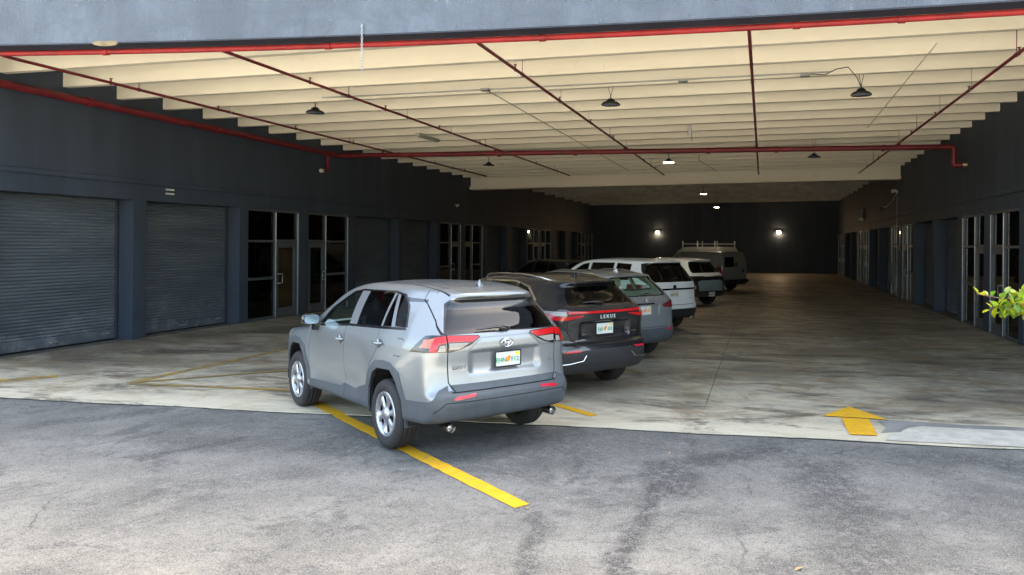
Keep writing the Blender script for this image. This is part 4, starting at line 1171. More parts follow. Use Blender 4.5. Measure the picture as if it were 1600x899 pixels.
LEX.update(mirror=(.66, .89, 1.18), screen=SCREEN, arch_clad=.06, sill=.42,
    side_glass=[[(.60, 1.17), (.40, 1.345), (.0, 1.55), (-.18, 1.575), (-.24, 1.215)], [(-.34, 1.222), (-.29, 1.585), (-.95, 1.585), (-1.02, 1.27)], [(-1.09, 1.28), (-1.03, 1.58), (-1.25, 1.52), (-1.52, 1.36), (-1.50, 1.315)]],
    side_trim=[[(-.1, 1.60), (-.9, 1.61), (-1.28, 1.545), (-1.58, 1.355), (-1.53, 1.35), (-1.25, 1.525), (-.9, 1.588), (-.1, 1.575)], [(.62, 1.165), (-.3, 1.212), (-1.05, 1.27), (-1.52, 1.315), (-1.58, 1.355), (-1.57, 1.30), (-1.05, 1.245), (-.3, 1.187), (.62, 1.14)]],
    side_seams=[[(-.16, 1.19), (-.2, .8), (-.18, .4)], [(.9, 1.1), (.94, .75), (.9, .42)], [(-1.04, 1.24), (-1.06, 1.0), (-.95, .85)]],
    tail=[('glass_tail', rear_mirror([(.60, 1.30), (.56, 1.43), (.47, 1.555), (.42, 1.568)]), ('body',)), ('trim', rear_mirror([(.66, 1.275), (.60, 1.43), (.51, 1.575), (.45, 1.59)]), ('body',)),
          ('bar', rear_mirror([(.66, 1.185), (.66, 1.222), (.3, 1.215)]), ('body',)),
          ('lamp', [(.95, 1.10), (.95, 1.235), (.84, 1.228), (.80, 1.16), (.66, 1.155), (.43, 1.165), (.42, 1.15), (.66, 1.105), (.84, 1.105)], ('body',)), ('lamp', [(-.95, 1.10), (-.95, 1.235), (-.84, 1.228), (-.80, 1.16), (-.66, 1.155), (-.43, 1.165), (-.42, 1.15), (-.66, 1.105), (-.84, 1.105)], ('body',)),
          ('clear', [(.83, 1.165), (.83, 1.222), (.68, 1.222), (.68, 1.165)], ('body',)), ('clear', [(-.83, 1.165), (-.83, 1.222), (-.68, 1.222), (-.68, 1.165)], ('body',)),
          ('reflector', [(.74, .655), (.70, .685), (.48, .69), (.52, .66)], ('body',)), ('reflector', [(-.74, .655), (-.70, .685), (-.48, .69), (-.52, .66)], ('body',)),
          ('cladding', [(-.99, .05), (-.99, .58), (-.75, .64), (-.5, .64), (-.44, .68), (.44, .68), (.5, .64), (.75, .64), (.99, .58), (.99, .05)], ('body',)), ('trim', [(-.52, .775), (-.46, .735), (.46, .735), (.52, .775)], ('body', 'cladding'))],
    tail_seams=[([(.66, 1.22), (.665, .95), (.60, .82), (.50, .78), (-.50, .78), (-.60, .82), (-.665, .95), (-.66, 1.22)], .011)])
def build_lex():
    P = LEX; root = empty('parked_car'); tag(root, 'dark graphite car with full-width red light bar parked beside the silver car', 'car', 'cars parked in the garage')
    s = suv_base(P, .034); finish_suv(root, s, P, CM['black'], 'dark', wtrim=CM['chrome'])
    label_text(root, 'brand_badge', 'L E X U S', .07, (-2.275, 0, 1.13), 'plate'); add_plate(root, (-2.208, 0, .955), None, 0, frame=False)
    MB().box(-2.262, -2.25, -.56, -.40, .885, .905, .003).build('trim_badge', CM['chrome'], root)
    for sg in (1, -1):
        MB().tube([(-2.22, sg*.86, .50), (-2.30, sg*.7, .515), (-2.325, sg*.48, .54), (-2.318, sg*.42, .61)], .010, 6).build('chrome_strip', CM['chrome'], root)
        MB().box(-2.31, -2.295, sg*.70, sg*.5, .735, .74).build('bumper_crease', CM['trim'], root)
    wiper(root, -2.16, 1.31, .36); shark_fin(root, -1.45, 1.675, 'black')
    rails(root, [(.1, .02, -.09), (0, .015, -.02), (-.35, 0, .008), (-.9, -.005, .012), (-1.4, -.03, -.02), (-1.75, -.07, -.085)], .555, 1.685, 'chrome', .017)
    handles(root, ((-.06, 1.02), (-1.1, 1.07)), .918, 'black'); set_pose(root, (-3.98, 11.86)); return root
build_lex()

# ---- grey crossover with pale seats
HRV = scaled(LEX, len=4.55, wid=1.85, H=1.66, recess=(.36, .84, 1.06, .02), axles=(-1.31, 1.34),
    rear=[(.1, -2.05), (.34, -2.16), (.45, -2.24), (.6, -2.265), (.68, -2.24), (.8, -2.225), (1.0, -2.215), (1.1, -2.20), (1.16, -2.165), (1.2, -2.12), (1.3, -2.03), (1.42, -1.90), (1.53, -1.80), (1.56, -1.85), (1.59, -1.885), (1.62, -1.85), (1.68, -1.7), (1.9, -1.2)],
    roof=[(-3, 1.5), (-1.9, 1.59), (-1.5, 1.63), (-1.0, 1.655), (-.35, 1.655), (.0, 1.62), (.25, 1.56), (.6, 1.38), (.95, 1.19), (1.1, 1.12), (1.3, 1.08), (1.8, 1.01), (2.1, .94), (2.4, .82), (3, .5)],
    tail=[('glass_tail', rear_mirror([(.58, 1.225), (.60, 1.26), (.54, 1.40), (.45, 1.525), (.40, 1.535)]), ('body',)), ('trim', rear_mirror([(.62, 1.205), (.64, 1.26), (.575, 1.41), (.49, 1.54), (.43, 1.555)]), ('body',)),
          ('lamp', [(.97, .98), (.97, 1.12), (.74, 1.12), (.44, 1.05), (.50, 1.0), (.74, .98)], ('body',)), ('lamp', [(-.97, .98), (-.97, 1.12), (-.74, 1.12), (-.44, 1.05), (-.50, 1.0), (-.74, .98)], ('body',)),
          ('reflector', [(.72, .575), (.72, .6), (.50, .61), (.50, .585)], ('body',)), ('reflector', [(-.72, .575), (-.72, .6), (-.50, .61), (-.50, .585)], ('body',)),
          ('cladding', [(-.99, .05), (-.99, .62), (.99, .62), (.99, .05)], ('body',)), ('trim', [(-.24, 1.06), (-.24, 1.085), (.24, 1.085), (.24, 1.06)], ('body',))],
    tail_seams=[([(.60, 1.2), (.62, 1.12), (.62, .80), (.55, .645), (-.55, .645), (-.62, .80), (-.62, 1.12), (-.60, 1.2)], .010)])
def build_hrv():
    P = HRV; root = empty('parked_car'); tag(root, 'grey car with pale seats seen through its rear window, parked beside the dark graphite car', 'car', 'cars parked in the garage')
    s = suv_base(P, .038); finish_suv(root, s, P, CM['grey'], 'dark', 'beige', tail=CM['gclear'], side=CM['gclear'], lamp=CM['dredlamp'], clad=CM['clad'], lin='beige')
    add_plate(root, (-2.205, 0, .955), None, 0, frame=False, ink='porange')
    e = MB(); X = -2.212
    e.tube([(X, -.035, 1.165), (X, -.030, 1.115)], .008, 6); e.tube([(X, .035, 1.165), (X, .030, 1.115)], .008, 6); e.tube([(X, -.032, 1.14), (X, .032, 1.14)], .008, 6)
    e.build('emblem', CM['chrome'], root)
    wiper(root, -2.10, 1.215, -.34); shark_fin(root, -1.35, 1.638, 'white')
    rails(root, [(.05, .02, -.075), (-.4, 0, .008), (-.9, -.01, .008), (-1.3, -.03, -.03), (-1.6, -.06, -.085)], .555, 1.648, 'chrome', .016)
    handles(root, ((-.06, 1.0), (-1.1, 1.05)), .918, 'grey'); set_pose(root, (-3.86, 14.82)); return root
build_hrv()

# ---- big white three-row car
TEL = scaled(LEX, len=5.0, wid=1.985, H=1.81, bottom=.28, rad=.39, arch=.46, axles=(-1.43, 1.47), belt=1.2, top=1.78, cabw=.7,
    width=[(.1, .86), (.25, .92), (.4, .965), (.7, .98), (1.0, .975), (1.16, .955), (1.3, .92), (1.5, .84), (1.7, .74), (1.85, .66)],
    rear=[(.1, -2.25), (.34, -2.36), (.45, -2.44), (.6, -2.475), (.72, -2.455), (.8, -2.42), (1.0, -2.41), (1.15, -2.405), (1.22, -2.39), (1.27, -2.36), (1.4, -2.28), (1.55, -2.19), (1.68, -2.11), (1.71, -2.14), (1.74, -2.18), (1.77, -2.15), (1.82, -2.0), (2.0, -1.5)],
    front=[(.1, 2.2), (.3, 2.4), (.5, 2.5), (.9, 2.48), (1.05, 2.40), (1.15, 2.2), (1.5, 1.8)],
    roof=[(-3.2, 1.72), (-2.3, 1.752), (-1.8, 1.785), (-1.0, 1.81), (-.3, 1.80), (.15, 1.765), (.4, 1.70), (.8, 1.48), (1.15, 1.27), (1.3, 1.21), (1.5, 1.18), (2.0, 1.12), (2.35, 1.05), (2.6, .9), (3.2, .5)],
    taper=[(-3.2, .20), (-2.5, .085), (-2.15, .05), (-1.7, .015), (-1.1, 0), (1.3, 0), (1.8, .03), (2.2, .10), (2.55, .2), (3.2, .5)],
    upper=[(-3.2, .22), (-2.3, .14), (-1.7, .05), (-1.2, .01), (-.6, 0), (.3, .0), (.9, .02), (3, .05)], recess=(.38, .86, 1.04, .02), mirror=(.78, .95, 1.24), sill=.44,
    screen=[(.25, -.66), (.4, -.68), (1.2, -.76), (1.25, 0), (1.2, .76), (.4, .68), (.25, .66), (.2, 0)],
    side_glass=[[(.82, 1.23), (.62, 1.40), (.2, 1.64), (-.05, 1.68), (-.12, 1.255)], [(-.2, 1.26), (-.15, 1.69), (-1.02, 1.70), (-1.1, 1.275)], [(-1.18, 1.28), (-1.12, 1.70), (-1.62, 1.68), (-1.70, 1.295)]], side_trim=[],
    side_seams=[[(-.16, 1.23), (-.2, .8), (-.18, .44)], [(1.0, 1.15), (1.05, .75), (1.0, .46)], [(-1.13, 1.25), (-1.15, 1.0), (-1.05, .85)]],
    tail=[('glass_tail', rear_mirror([(.74, 1.265), (.77, 1.30), (.70, 1.5), (.60, 1.675), (.55, 1.69)]), ('body',)), ('trim', rear_mirror([(.78, 1.25), (.81, 1.30), (.735, 1.51), (.635, 1.69), (.58, 1.71)]), ('body',)),
          ('lamp', [(1.1, .86), (1.1, 1.2), (.80, 1.2), (.78, .86)], ('body',)), ('lamp', [(-1.1, .86), (-1.1, 1.2), (-.80, 1.2), (-.78, .86)], ('body',)),
          ('band', [(-.80, 1.055), (-.80, 1.10), (.80, 1.10), (.80, 1.055)], ('body',)),
          ('cladding', [(-1.1, .05), (-1.1, .56), (-.8, .60), (.8, .60), (1.1, .56), (1.1, .05)], ('body',))],
    tail_seams=[([(.74, 1.05), (.74, .80), (.68, .70), (-.68, .70), (-.74, .80), (-.74, 1.05)], .012)], tail_x=-1.7)
def build_tel():
    P = TEL; root = empty('parked_car'); tag(root, 'large white car with a black band across its tailgate', 'car', 'cars parked in the garage')
    s = suv_base(P, .042); finish_suv(root, s, P, CM['white'], 'dark', wdt=.245, lamp=CM['dredlamp'])
    MB().lathe([(0, -.012), (.05, -.01), (.06, 0)], 20, 'X', (-2.414, 0, 1.125)).build('emblem', CM['trim'], root)
    add_plate(root, (-2.398, 0, .95), None, 0, frame=False)
    shark_fin(root, -1.75, 1.782, 'white'); wiper(root, -2.385, 1.275, .4)
    MB().box(-2.385, -2.37, -.62, -.5, .83, .845, .003).build('trim_badge', CM['chrome'], root)
    for y in (.62, -.62): MB().box(-2.45, -2.30, y - .09, y + .09, .34, .40, .02).build('exhaust_tip', CM['steel'], root)
    handles(root, ((-.04, 1.06), (-1.18, 1.09)), .985, 'white'); set_pose(root, (-4.02, 19.55)); return root
build_tel()

# ---- white-over-black car
POL = scaled(TEL, len=4.8, wid=1.92, H=1.70, axles=(-1.40, 1.45), belt=1.12, top=1.66,
    width=[(.1, .84), (.25, .90), (.4, .935), (.7, .95), (1.0, .94), (1.12, .92), (1.3, .86), (1.5, .76), (1.65, .67), (1.85, .58)],
    rear=[(.1, -2.2), (.34, -2.33), (.45, -2.38), (.6, -2.385), (.8, -2.37), (.95, -2.35), (1.05, -2.28), (1.15, -2.18), (1.22, -2.12), (1.35, -2.0), (1.5, -1.87), (1.56, -1.82), (1.6, -1.88), (1.63, -1.9), (1.66, -1.86), (1.72, -1.6), (2.0, -1.2)],
    roof=[(-3.2, 1.5), (-2.0, 1.63), (-1.6, 1.665), (-1.0, 1.695), (-.3, 1.69), (.1, 1.66), (.35, 1.60), (.75, 1.40), (1.1, 1.2), (1.25, 1.14), (1.5, 1.10), (2.0, 1.04), (2.3, .97), (2.55, .85), (3.2, .5)], mirror=(.75, .92, 1.16),
    side_glass=[[(.78, 1.16), (.58, 1.33), (.15, 1.55), (-.05, 1.58), (-.12, 1.19)], [(-.2, 1.195), (-.15, 1.585), (-.95, 1.585), (-1.05, 1.215)], [(-1.12, 1.22), (-1.03, 1.58), (-1.38, 1.53), (-1.66, 1.25)]],
    tail=[('glass_tail', rear_mirror([(.66, 1.19), (.70, 1.24), (.64, 1.40), (.56, 1.53), (.5, 1.545)]), ('body',)), ('trim', rear_mirror([(.69, 1.18), (.725, 1.24), (.665, 1.41), (.585, 1.545), (.52, 1.56)]), ('body',)),
          ('panel', [(-.60, .56), (-.64, .88), (-.5, .93), (.5, .93), (.64, .88), (.60, .56)], ('body',)), ('clear', [(.90, .64), (.90, .76), (.72, .76), (.72, .64)], ('body',)), ('clear', [(-.90, .64), (-.90, .76), (-.72, .76), (-.72, .64)], ('body',)),
          ('lower', [(-1.2, .05), (-1.2, 1.06), (1.2, 1.06), (1.2, .05)], ('body',))],
    tail_seams=[([(.68, 1.05), (.70, .60), (.62, .52), (-.62, .52), (-.70, .60), (-.68, 1.05)], .012)], tail_x=-1.3)
def build_pol():
    P = POL; root = empty('parked_car'); tag(root, 'two-tone car, white roof over black body, with a pale tailgate panel', 'car', 'cars parked in the garage')
    s = suv_base(P, .045)
    for pr in (LEFT, RIGHT): s.cut([(-2.6, .05), (-2.6, 1.06), (-1.4, 1.12), (2.6, 1.0), (2.6, .05)], 's', 'lower', pr)
    finish_suv(root, s, P, CM['white'], 'dark', panel=CM['panel'], lamp=CM['dredlamp'])
    add_plate(root, (-2.392, 0, .44), None, 0, frame=False); set_pose(root, (-3.64, 27.6)); return root
build_pol()

# ---- dark car further in, only its cabin shows
def build_dark():
    P = scaled(HRV, side_seams=[], tail_seams=[]); root = empty('parked_car'); tag(root, 'nearly black car deep in the shade in front of the dark graphite car', 'car', 'cars parked in the garage')
    s = suv_base(P, .05); finish_suv(root, s, P, CM['pblack'], 'dark', lamp=CM['dredlamp']); set_pose(root, (-7.15, 24.4)); return root
build_dark()

# ---- two vans far in
VAN = dict(len=4.9, wid=1.9, H=1.88, bottom=.24, rad=.34, arch=.40, axles=(-1.45, 1.5), belt=1.05, top=1.85, bot=[(-3, .34), (-2, .32), (3, .24)],
    rear=[(.1, -2.36), (.4, -2.44), (.6, -2.45), (1.0, -2.44), (1.4, -2.41), (1.7, -2.36), (1.85, -2.30), (2.2, -2.1)], front=[(.1, 2.2), (.4, 2.42), (.7, 2.45), (.95, 2.38), (1.05, 2.2), (1.3, 2.0)],
    roof=[(-3, 1.84), (-1.5, 1.87), (.2, 1.86), (.6, 1.80), (1.0, 1.5), (1.4, 1.16), (1.6, 1.08), (2.0, 1.02), (2.3, .93), (3, .5)],
    width=[(.1, .86), (.3, .92), (.6, .94), (1.0, .94), (1.3, .92), (1.6, .875), (1.8, .83), (2.1, .75)], taper=[(-3, .04), (-2, .01), (0, 0), (1.5, .02), (2.1, .10), (2.6, .25), (3, .5)], upper=[(-3, 0), (3, 0)],
    rear_bow=.05, front_bow=.3, crown=.04, k_roof=.08, k_top=.14, k_corner=.10, flare=.012, waist=0.0, mirror=(1.05, .93, 1.15), screen=[(.5, -.68), (1.3, -.8), (1.38, 0), (1.3, .8), (.5, .68), (.45, 0)],
    side_glass=[[(1.28, 1.08), (.75, 1.55), (.42, 1.58), (.40, 1.08)]], side_seams=[[(.3, 1.7), (.3, .35)], [(-.75, 1.7), (-.75, .35)], [(.3, 1.0), (-2.3, 1.0)]],
    tail=[('lamp', [(1.0, .75), (1.0, 1.15), (.84, 1.15), (.84, .75)], ('body',)), ('lamp', [(-1.0, .75), (-1.0, 1.15), (-.84, 1.15), (-.84, .75)], ('body',)), ('trim', [(-1, .05), (-1, .50), (1, .50), (1, .05)], ('body',)), ('glass_tail', [(.08, 1.15), (.08, 1.6), (.70, 1.6), (.74, 1.15)], ('body',))],
    tail_seams=[([(0, .5), (0, 1.8)], .012), ([(.80, .5), (.80, 1.7), (-.80, 1.7), (-.80, .5)], .012)], tail_x=-2.1)
def build_van(P, pm, label, cen, rack):
    root = empty('parked_van'); tag(root, label, 'van', 'vans parked deep in the garage')
    s = suv_base(P, .055); finish_suv(root, s, P, pm, 'dark', lamp=CM['dredlamp'])
    H = P['H']
    if rack:
        for x in (-2.0, -.75, .35):
            m = MB()
            for sg in (1, -1): m.tube([(x, sg*.80, H - .12), (x, sg*.80, H + .30)], .028, 8)
            m.tube([(x, -.80, H + .13), (x, .80, H + .13)], .022, 8); m.build('rack_bow', CM['white'], root)
        for sg in (1, -1): MB().tube([(-2.1, sg*.74, H + .155), (.45, sg*.74, H + .155)], .018, 6).build('rack_rail', M['galv'], root)
    MB().box(-2.56, -2.44, -.85, .85, .40, .56, .03).build('rear_bumper', CM['bclad'], root)
    for y in (-.05, -.55): MB().lathe([(0, -.012), (.09, -.01), (.10, .004)], 18, 'X', (-2.455, y, 1.25 if y > -.3 else .95)).build('door_vent', CM['bclad'], root)
    set_pose(root, cen); return root
build_van(VAN, CM['vgrey'], 'dull grey panel van parked between the two-tone car and the van with the ladder rack', (-3.2, 36.6), False)
build_van(scaled(VAN, H=2.07, roof=[(-3, 2.03), (-1.5, 2.06), (.2, 2.05), (.6, 1.95), (1.0, 1.62), (1.4, 1.22), (1.6, 1.12), (2.0, 1.04), (2.3, .95), (3, .5)], top=2.05), CM['vwhite'], 'cream white van with an upright ladder rack on its roof', (-3.6, 41.4), True)
# ================================================================ sprinkler pipework
SP = empty('sprinkler_pipework', (0, 0, 0)); tag(SP, 'red sprinkler pipes hung under the cream ceiling beams', 'pipes')
def pipe(name, pts, r_, mat, parent=SP, n=12): return MB().tube(pts, r_, n).build(name, mat, parent)
def collar(mb, p, ax, r_, ln=.05):
    a = Vector(p); d = Vector(ax) * ln; mb.tube([a - d, a + d], r_, 12)
ZB = 5.06
fm = pipe('front_main', [(x, YF + .40, sag(x) - .02) for x in np.linspace(XL + .25, XR - .2, 24)], .04, M['brightred'])
for i, x in enumerate((-9.9, -6.2, -3.0, .4, 1.7, 4.2)):
    q = MB(); collar(q, (x, YF + .40, sag(x) - .02), (1, 0, 0), .052, .045); q.build('coupling', M['brightred'], fm)
def bend(p0, p1, p2, r_=.16, n=5):
    a, b, c_ = Vector(p0), Vector(p1), Vector(p2); u = (a - b).normalized() * r_; v = (c_ - b).normalized() * r_
    return [tuple((b + u) * (1-t)**2 + b * 2*t*(1-t) + (b + v) * t*t) for t in [k / n for k in range(n + 1)]]
lp = [(XL + .22, YF + .5, 4.93)] + bend((XL + .22, 9.9, 4.93), (XL + .22, 21.85, 4.91), (0, 21.85, 4.9)) + bend((0, 21.85, 4.9), (XR - .45, 21.85, 4.93), (XR - .45, 21.85, 4.4), .1) + bend((XR - .45, 21.85, 4.9), (XR - .45, 21.85, 4.42), (XR - .1, 21.85, 4.42), .08) + [(XR - .22, 21.75, 4.42)]
cm = pipe('cross_main', lp, .074, M['red'])
for p, ax in (((XL + .22, 12.9, 4.926), (0, 1, 0)), ((XL + .22, 16.4, 4.92), (0, 1, 0)), ((-8, 21.85, 4.902), (1, 0, 0)), ((-5.6, 21.85, 4.907), (1, 0, 0)), ((-1.6, 21.85, 4.913), (1, 0, 0)), ((.35, 21.85, 4.917), (1, 0, 0)), ((3.3, 21.85, 4.92), (1, 0, 0))):
    q = MB(); collar(q, p, ax, .09, .05); q.build('coupling', M['red'], cm)
MB().tube([(XR - .22, 21.75, 4.42), (XR - .12, 21.7, 4.42)], .062, 12).build('pipe_cap', simple('brass_cap', (.5, .42, .22), .4, .7), cm)
dl = pipe('drop_pipe', [(XL + .22, 21.2, 4.92), (XL + .22, 21.2, 4.42), (XL + .24, 21.15, 4.36), (XL + .24, 20.9, 4.34)], .05, M['red'])
MB().tube([(XL + .24, 20.9, 4.34), (XL + .24, 20.8, 4.335)], .058, 12).build('pipe_cap', M['white'], dl)
for k, X in enumerate((-11.85, -8.13, -4.09, -.21, 3.73)):
    b = pipe('branch_pipe', [(X, YF + .40, sag(X) - .02), (X, YF + .55, ZB), (X, 21, ZB), (X, 30.8, ZB)], .027, M['red'], n=10)
    pipe('riser', [(X + .0, 21.85, 4.92), (X, 21.85, ZB)], .036, M['red'], b, 8)
    y = 11.9 + .45 * (k % 2)
    while y < 30.6:                                        # upright heads
        q = MB(); q.tube([(X, y, ZB), (X, y, ZB + .075)], .014, 6); q.lathe([(0, ZB + .085), (.028, ZB + .08), (.03, ZB + .072), (.008, ZB + .068)], 10, 'Z', (X, y, 0)); q.tube([(X, y, ZB - .035), (X, y, ZB + .03)], .02, 6)
        q.build('sprinkler_head', M['red'], b); y += 2.75
    for j in range(7):                                     # hangers up to the beams
        ys = YS0 + 1.235 * (1 + 2 * j + (k % 2)) + skew(X) + .065
        if ys > 30.5: break
        q = MB(); q.tube([(X, ys, ZB - .04), (X, ys, zs(X) + (.30 if j % 2 else .03))], .0065, 6); q.lathe([(.036, -.022), (.039, 0), (.036, .022)], 10, 'Y', (X, ys, ZB)); q.build('hanger_rod', M['galv'] if j % 3 else M['red'], b)

# ================================================================ ceiling electrics
LEN_OFF = simple('unlit_lamp_lens', (.16, .2, .25), .3)
LEN_ON = emit('lit_lamp_lens', (1.0, .88, .78), 14.0)
def high_bay(x, y, z, label, lit=False):
    o = empty('high_bay_lamp', (x, y, z)); tag(o, label, 'lamp', 'high bay lamps')
    MB().lathe([(0, .12), (.05, .12), (.065, .10), (.085, .095), (.09, .055), (.15, .045), (.19, .01), (.195, -.005), (.185, -.012), (.17, -.004), (.0, -.004)], 28).build('housing', M['black'], o)
    MB().lathe([(0, -.012), (.165, -.010), (.168, -.004)], 28).build('lens', LEN_ON if lit else LEN_OFF, o)
    q = MB(); q.tube([(0, 0, .12), (.0, 0, .19)], .012, 6); q.tube([(0, 0, .17), (-.05, 0, zs(x) - z + .03)], .006, 5); q.tube([(0, 0, .17), (.05, 0, zs(x) - z + .03)], .006, 5)
    q.build('hanging_wire', M['black'], o); return o
high_bay(-9.73, 14.98, 5.0, 'unlit black round lamp in the outermost lamp row, hung toward the roller doors')
high_bay(-3.08, 14.88, 5.0, 'unlit black round lamp in the middle of the outermost lamp row')
high_bay(1.8, 14.6, 5.02, 'unlit black round lamp on a looping cable in the outermost lamp row')
high_bay(-9.5, 24.9, 4.88, 'unlit black round lamp behind the red cross pipe, hung toward the roller doors')
high_bay(-3.1, 24.5, 4.88, 'lit round lamp glowing just behind the red cross pipe', True)
high_bay(1.53, 23.7, 4.9, 'unlit black round lamp just behind the red cross pipe, beyond the lit one')
high_bay(-3.05, 38.4, 4.78, 'lit round lamp under the dark ceiling just past the girder', True)
high_bay(-3.15, 51.0, 4.72, 'lit round lamp under the dark ceiling close to the back wall', True)
CD = empty('ceiling_conduit', (0, 0, 0)); tag(CD, 'thin grey electrical conduit with boxes running across the ceiling beams', 'conduit')
yc = 14.42
MB().tube([(-9.2, yc, zs(-9.2) - .02), (-8.2, yc, zs(-8.2) - .02), (1.2, yc - .25, zs(1.2) - .02)], .014, 6).build('conduit', M['galv'], CD)
for x in (-8.6, -5.55, -1.55, .75):
    MB().box(x - .09, x + .09, yc - .16, yc - .03, zs(x) - .055, zs(x) - .005, .008).build('junction_box', M['galv'], CD)
MB().tube([(.84, yc - .2, zs(.8) - .03), (1.1, yc - .2, zs(1) - .06), (1.3, yc - .3, zs(1) + .02), (1.5, yc - .35, zs(1.5) + .03), (1.7, 14.4, 5.3), (1.8, 14.6, 5.15)], .009, 6).build('lamp_cable', M['black'], CD)
MB().tube([(-5.55, 14.5, zs(-5.6) - .02), (-5.58, 20, zs(-5.6) - .02), (-5.6, 31, zs(-5.6) - .02)], .011, 6).build('conduit', M['galv'], CD)
MB().tube([(2.7, 12.5, zs(2.7) - .012), (2.79, 21.3, zs(2.79) - .012)], .009, 6).build('conduit', M['dimceil'], CD)
MB().tube([(-2.1, 24.5, zs(-2) - .02), (-2.4, 28, zs(-2) - .02), (-2.0, 32, zs(-2) - .02)], .012, 6).build('conduit', M['galv'], CD)
sf_ = empty('strip_light', (-9.48, 20.05, zs(-9.48) - .06)); tag(sf_, 'old grey strip light fixed under the ceiling beams', 'lamp')
MB().box(-.07, .07, -.65, .65, -.03, .05, .012).build('fitting', M['dimceil'], sf_); MB().tube([(0, -.6, -.05), (0, .6, -.05)], .018, 8).build('tube', M['white'], sf_)
hb = empty('hanging_bracket', (-1.98, 20.1, 5.0)); tag(hb, 'small grey bracket hanging from a rod above the red cross pipe', 'bracket')
MB().box(-.05, .05, -.02, .02, .12, .38, .01).build('plate', M['galv'], hb); MB().tube([(.04, 0, .2), (.07, 0, -.04)], .009, 6).build('rod', M['red'], hb)

# chain hung from the fascia
ch = empty('hanging_chain', (-5.43, YF - .025, 5.12)); tag(ch, 'short steel chain hanging from the front of the fascia', 'chain')
ring = [(.012 * math.cos(2*math.pi*k/12), 0, .026 * math.sin(2*math.pi*k/12)) for k in range(13)]
lk = MB().tube(ring, .0045, 6, False).mesh('chain_link', M['galv'])
for i in range(15): link('chain_link', lk, ch, (0, 0, -.041 * i), (0, 0, (math.pi/2 if i % 2 else 0) + .2))
MB().tube([(0, .03, .02), (0, -.005, .03), (0, -.005, .0)], .008, 6).build('hook', M['galv'], ch)

# ================================================================ wall fittings
LW_ON = emit('lit_wall_lamp_lens', (1.0, .72, .5), 28.0)
def wall_pack(x, z, label):
    o = empty('wall_lamp', (x, YB, z)); tag(o, label, 'lamp', 'wall lamps on the back wall')
    MB().prism([(-.0, .12), (-.16, .10), (-.2, .0), (-.10, -.10), (0, -.12)], -.15, .15, 'X').build('housing', M['black'], o)
    o.children[0].data.transform(Matrix(((1,0,0,0),(0,1,0,0),(0,0,1,0),(0,0,0,1))))
    MB().box(-.13, .13, -.215, -.165, -.09, .06, .01).build('lens', LW_ON, o)
wall_pack(-8.27, 3.13, 'lit wall lamp on the dark back wall above the parked vans')
wall_pack(1.18, 3.2, 'lit wall lamp on the dark back wall above the open lane')
o = empty('flood_light', (XR, 33.2, 4.48)); tag(o, 'twin white floodlight on the shopfront wall beside the girder', 'lamp')
MB().box(-.06, -.002, -.06, .06, -.06, .06, .01).build('mount', M['white'], o)
for dy in (-.17, .17):
    h_ = MB().lathe([(.03, 0), (.06, -.03), (.075, -.16), (.0, -.165)], 14, 'X', (-.08, dy, .03)).build('lamp_head', M['white'], o)
MB().tube([(-.03, 0, -.06), (-.03, .0, -1.2), (-.03, .02, -3.0)], .012, 6).build('conduit', M['galv'], o)
MB().tube([(-.03, .1, -.05), (-.04, 1.8, -.45), (-.05, 5.6, -.6)], .008, 5).build('cable', M['white'], o)
o = empty('shaded_lamp', (XR, 36.2, 3.9)); tag(o, 'small unlit shaded lamp on the wall past the twin floodlight', 'lamp')
MB().tube([(0, 0, .08), (-.18, 0, .12), (-.22, 0, .06)], .012, 6).build('arm', M['galv'], o); MB().lathe([(.03, .07), (.06, .03), (.15, -.06)], 16, 'Z', (-.22, 0, 0)).build('shade', M['galv'], o)
o = empty('wall_sign', (XR, 44.2, 3.95)); tag(o, 'small pale box sign mounted on the dark shopfront wall', 'sign')
MB().box(-.32, -.002, -.06, .06, -.38, .38, .02).build('box', simple('dull_sign_face', (.22, .23, .22), .5), o); MB().box(-.28, -.02, -.07, -.062, -.34, -.18, .004).build('panel', M['white'], o)
o = empty('meter_box', (XR, 33.9, .95)); tag(o, 'grey electrical cabinet on the wall below the twin floodlight', 'cabinet')
MB().box(-.2, -.002, -.28, .28, -.4, .5, .015).build('cabinet', M['frame'], o); MB().box(-.212, -.2, -.24, .24, -.35, .45, .006).build('door', M['frame'], o)
o = empty('security_camera', (XL, 31.4, 3.82)); tag(o, 'small white security camera above the shopfronts on the roller door wall', 'camera')
MB().tube([(0, 0, .05), (.12, 0, .05), (.14, -.02, .02)], .018, 8).build('arm', M['white'], o); MB().tube([(.14, .10, .03), (.17, -.16, -.03)], .045, 12).build('body', M['white'], o)
for dz, nm in ((3.34, 'upper small white number plate on the wall above the second roller door'), (3.245, 'lower small white number plate on the wall above the second roller door')):
    tag(MB().box(XL, XL + .008, 15.08, 15.34, dz - .018, dz + .018, .003).build('wall_tag', M['white']), nm, 'sign')

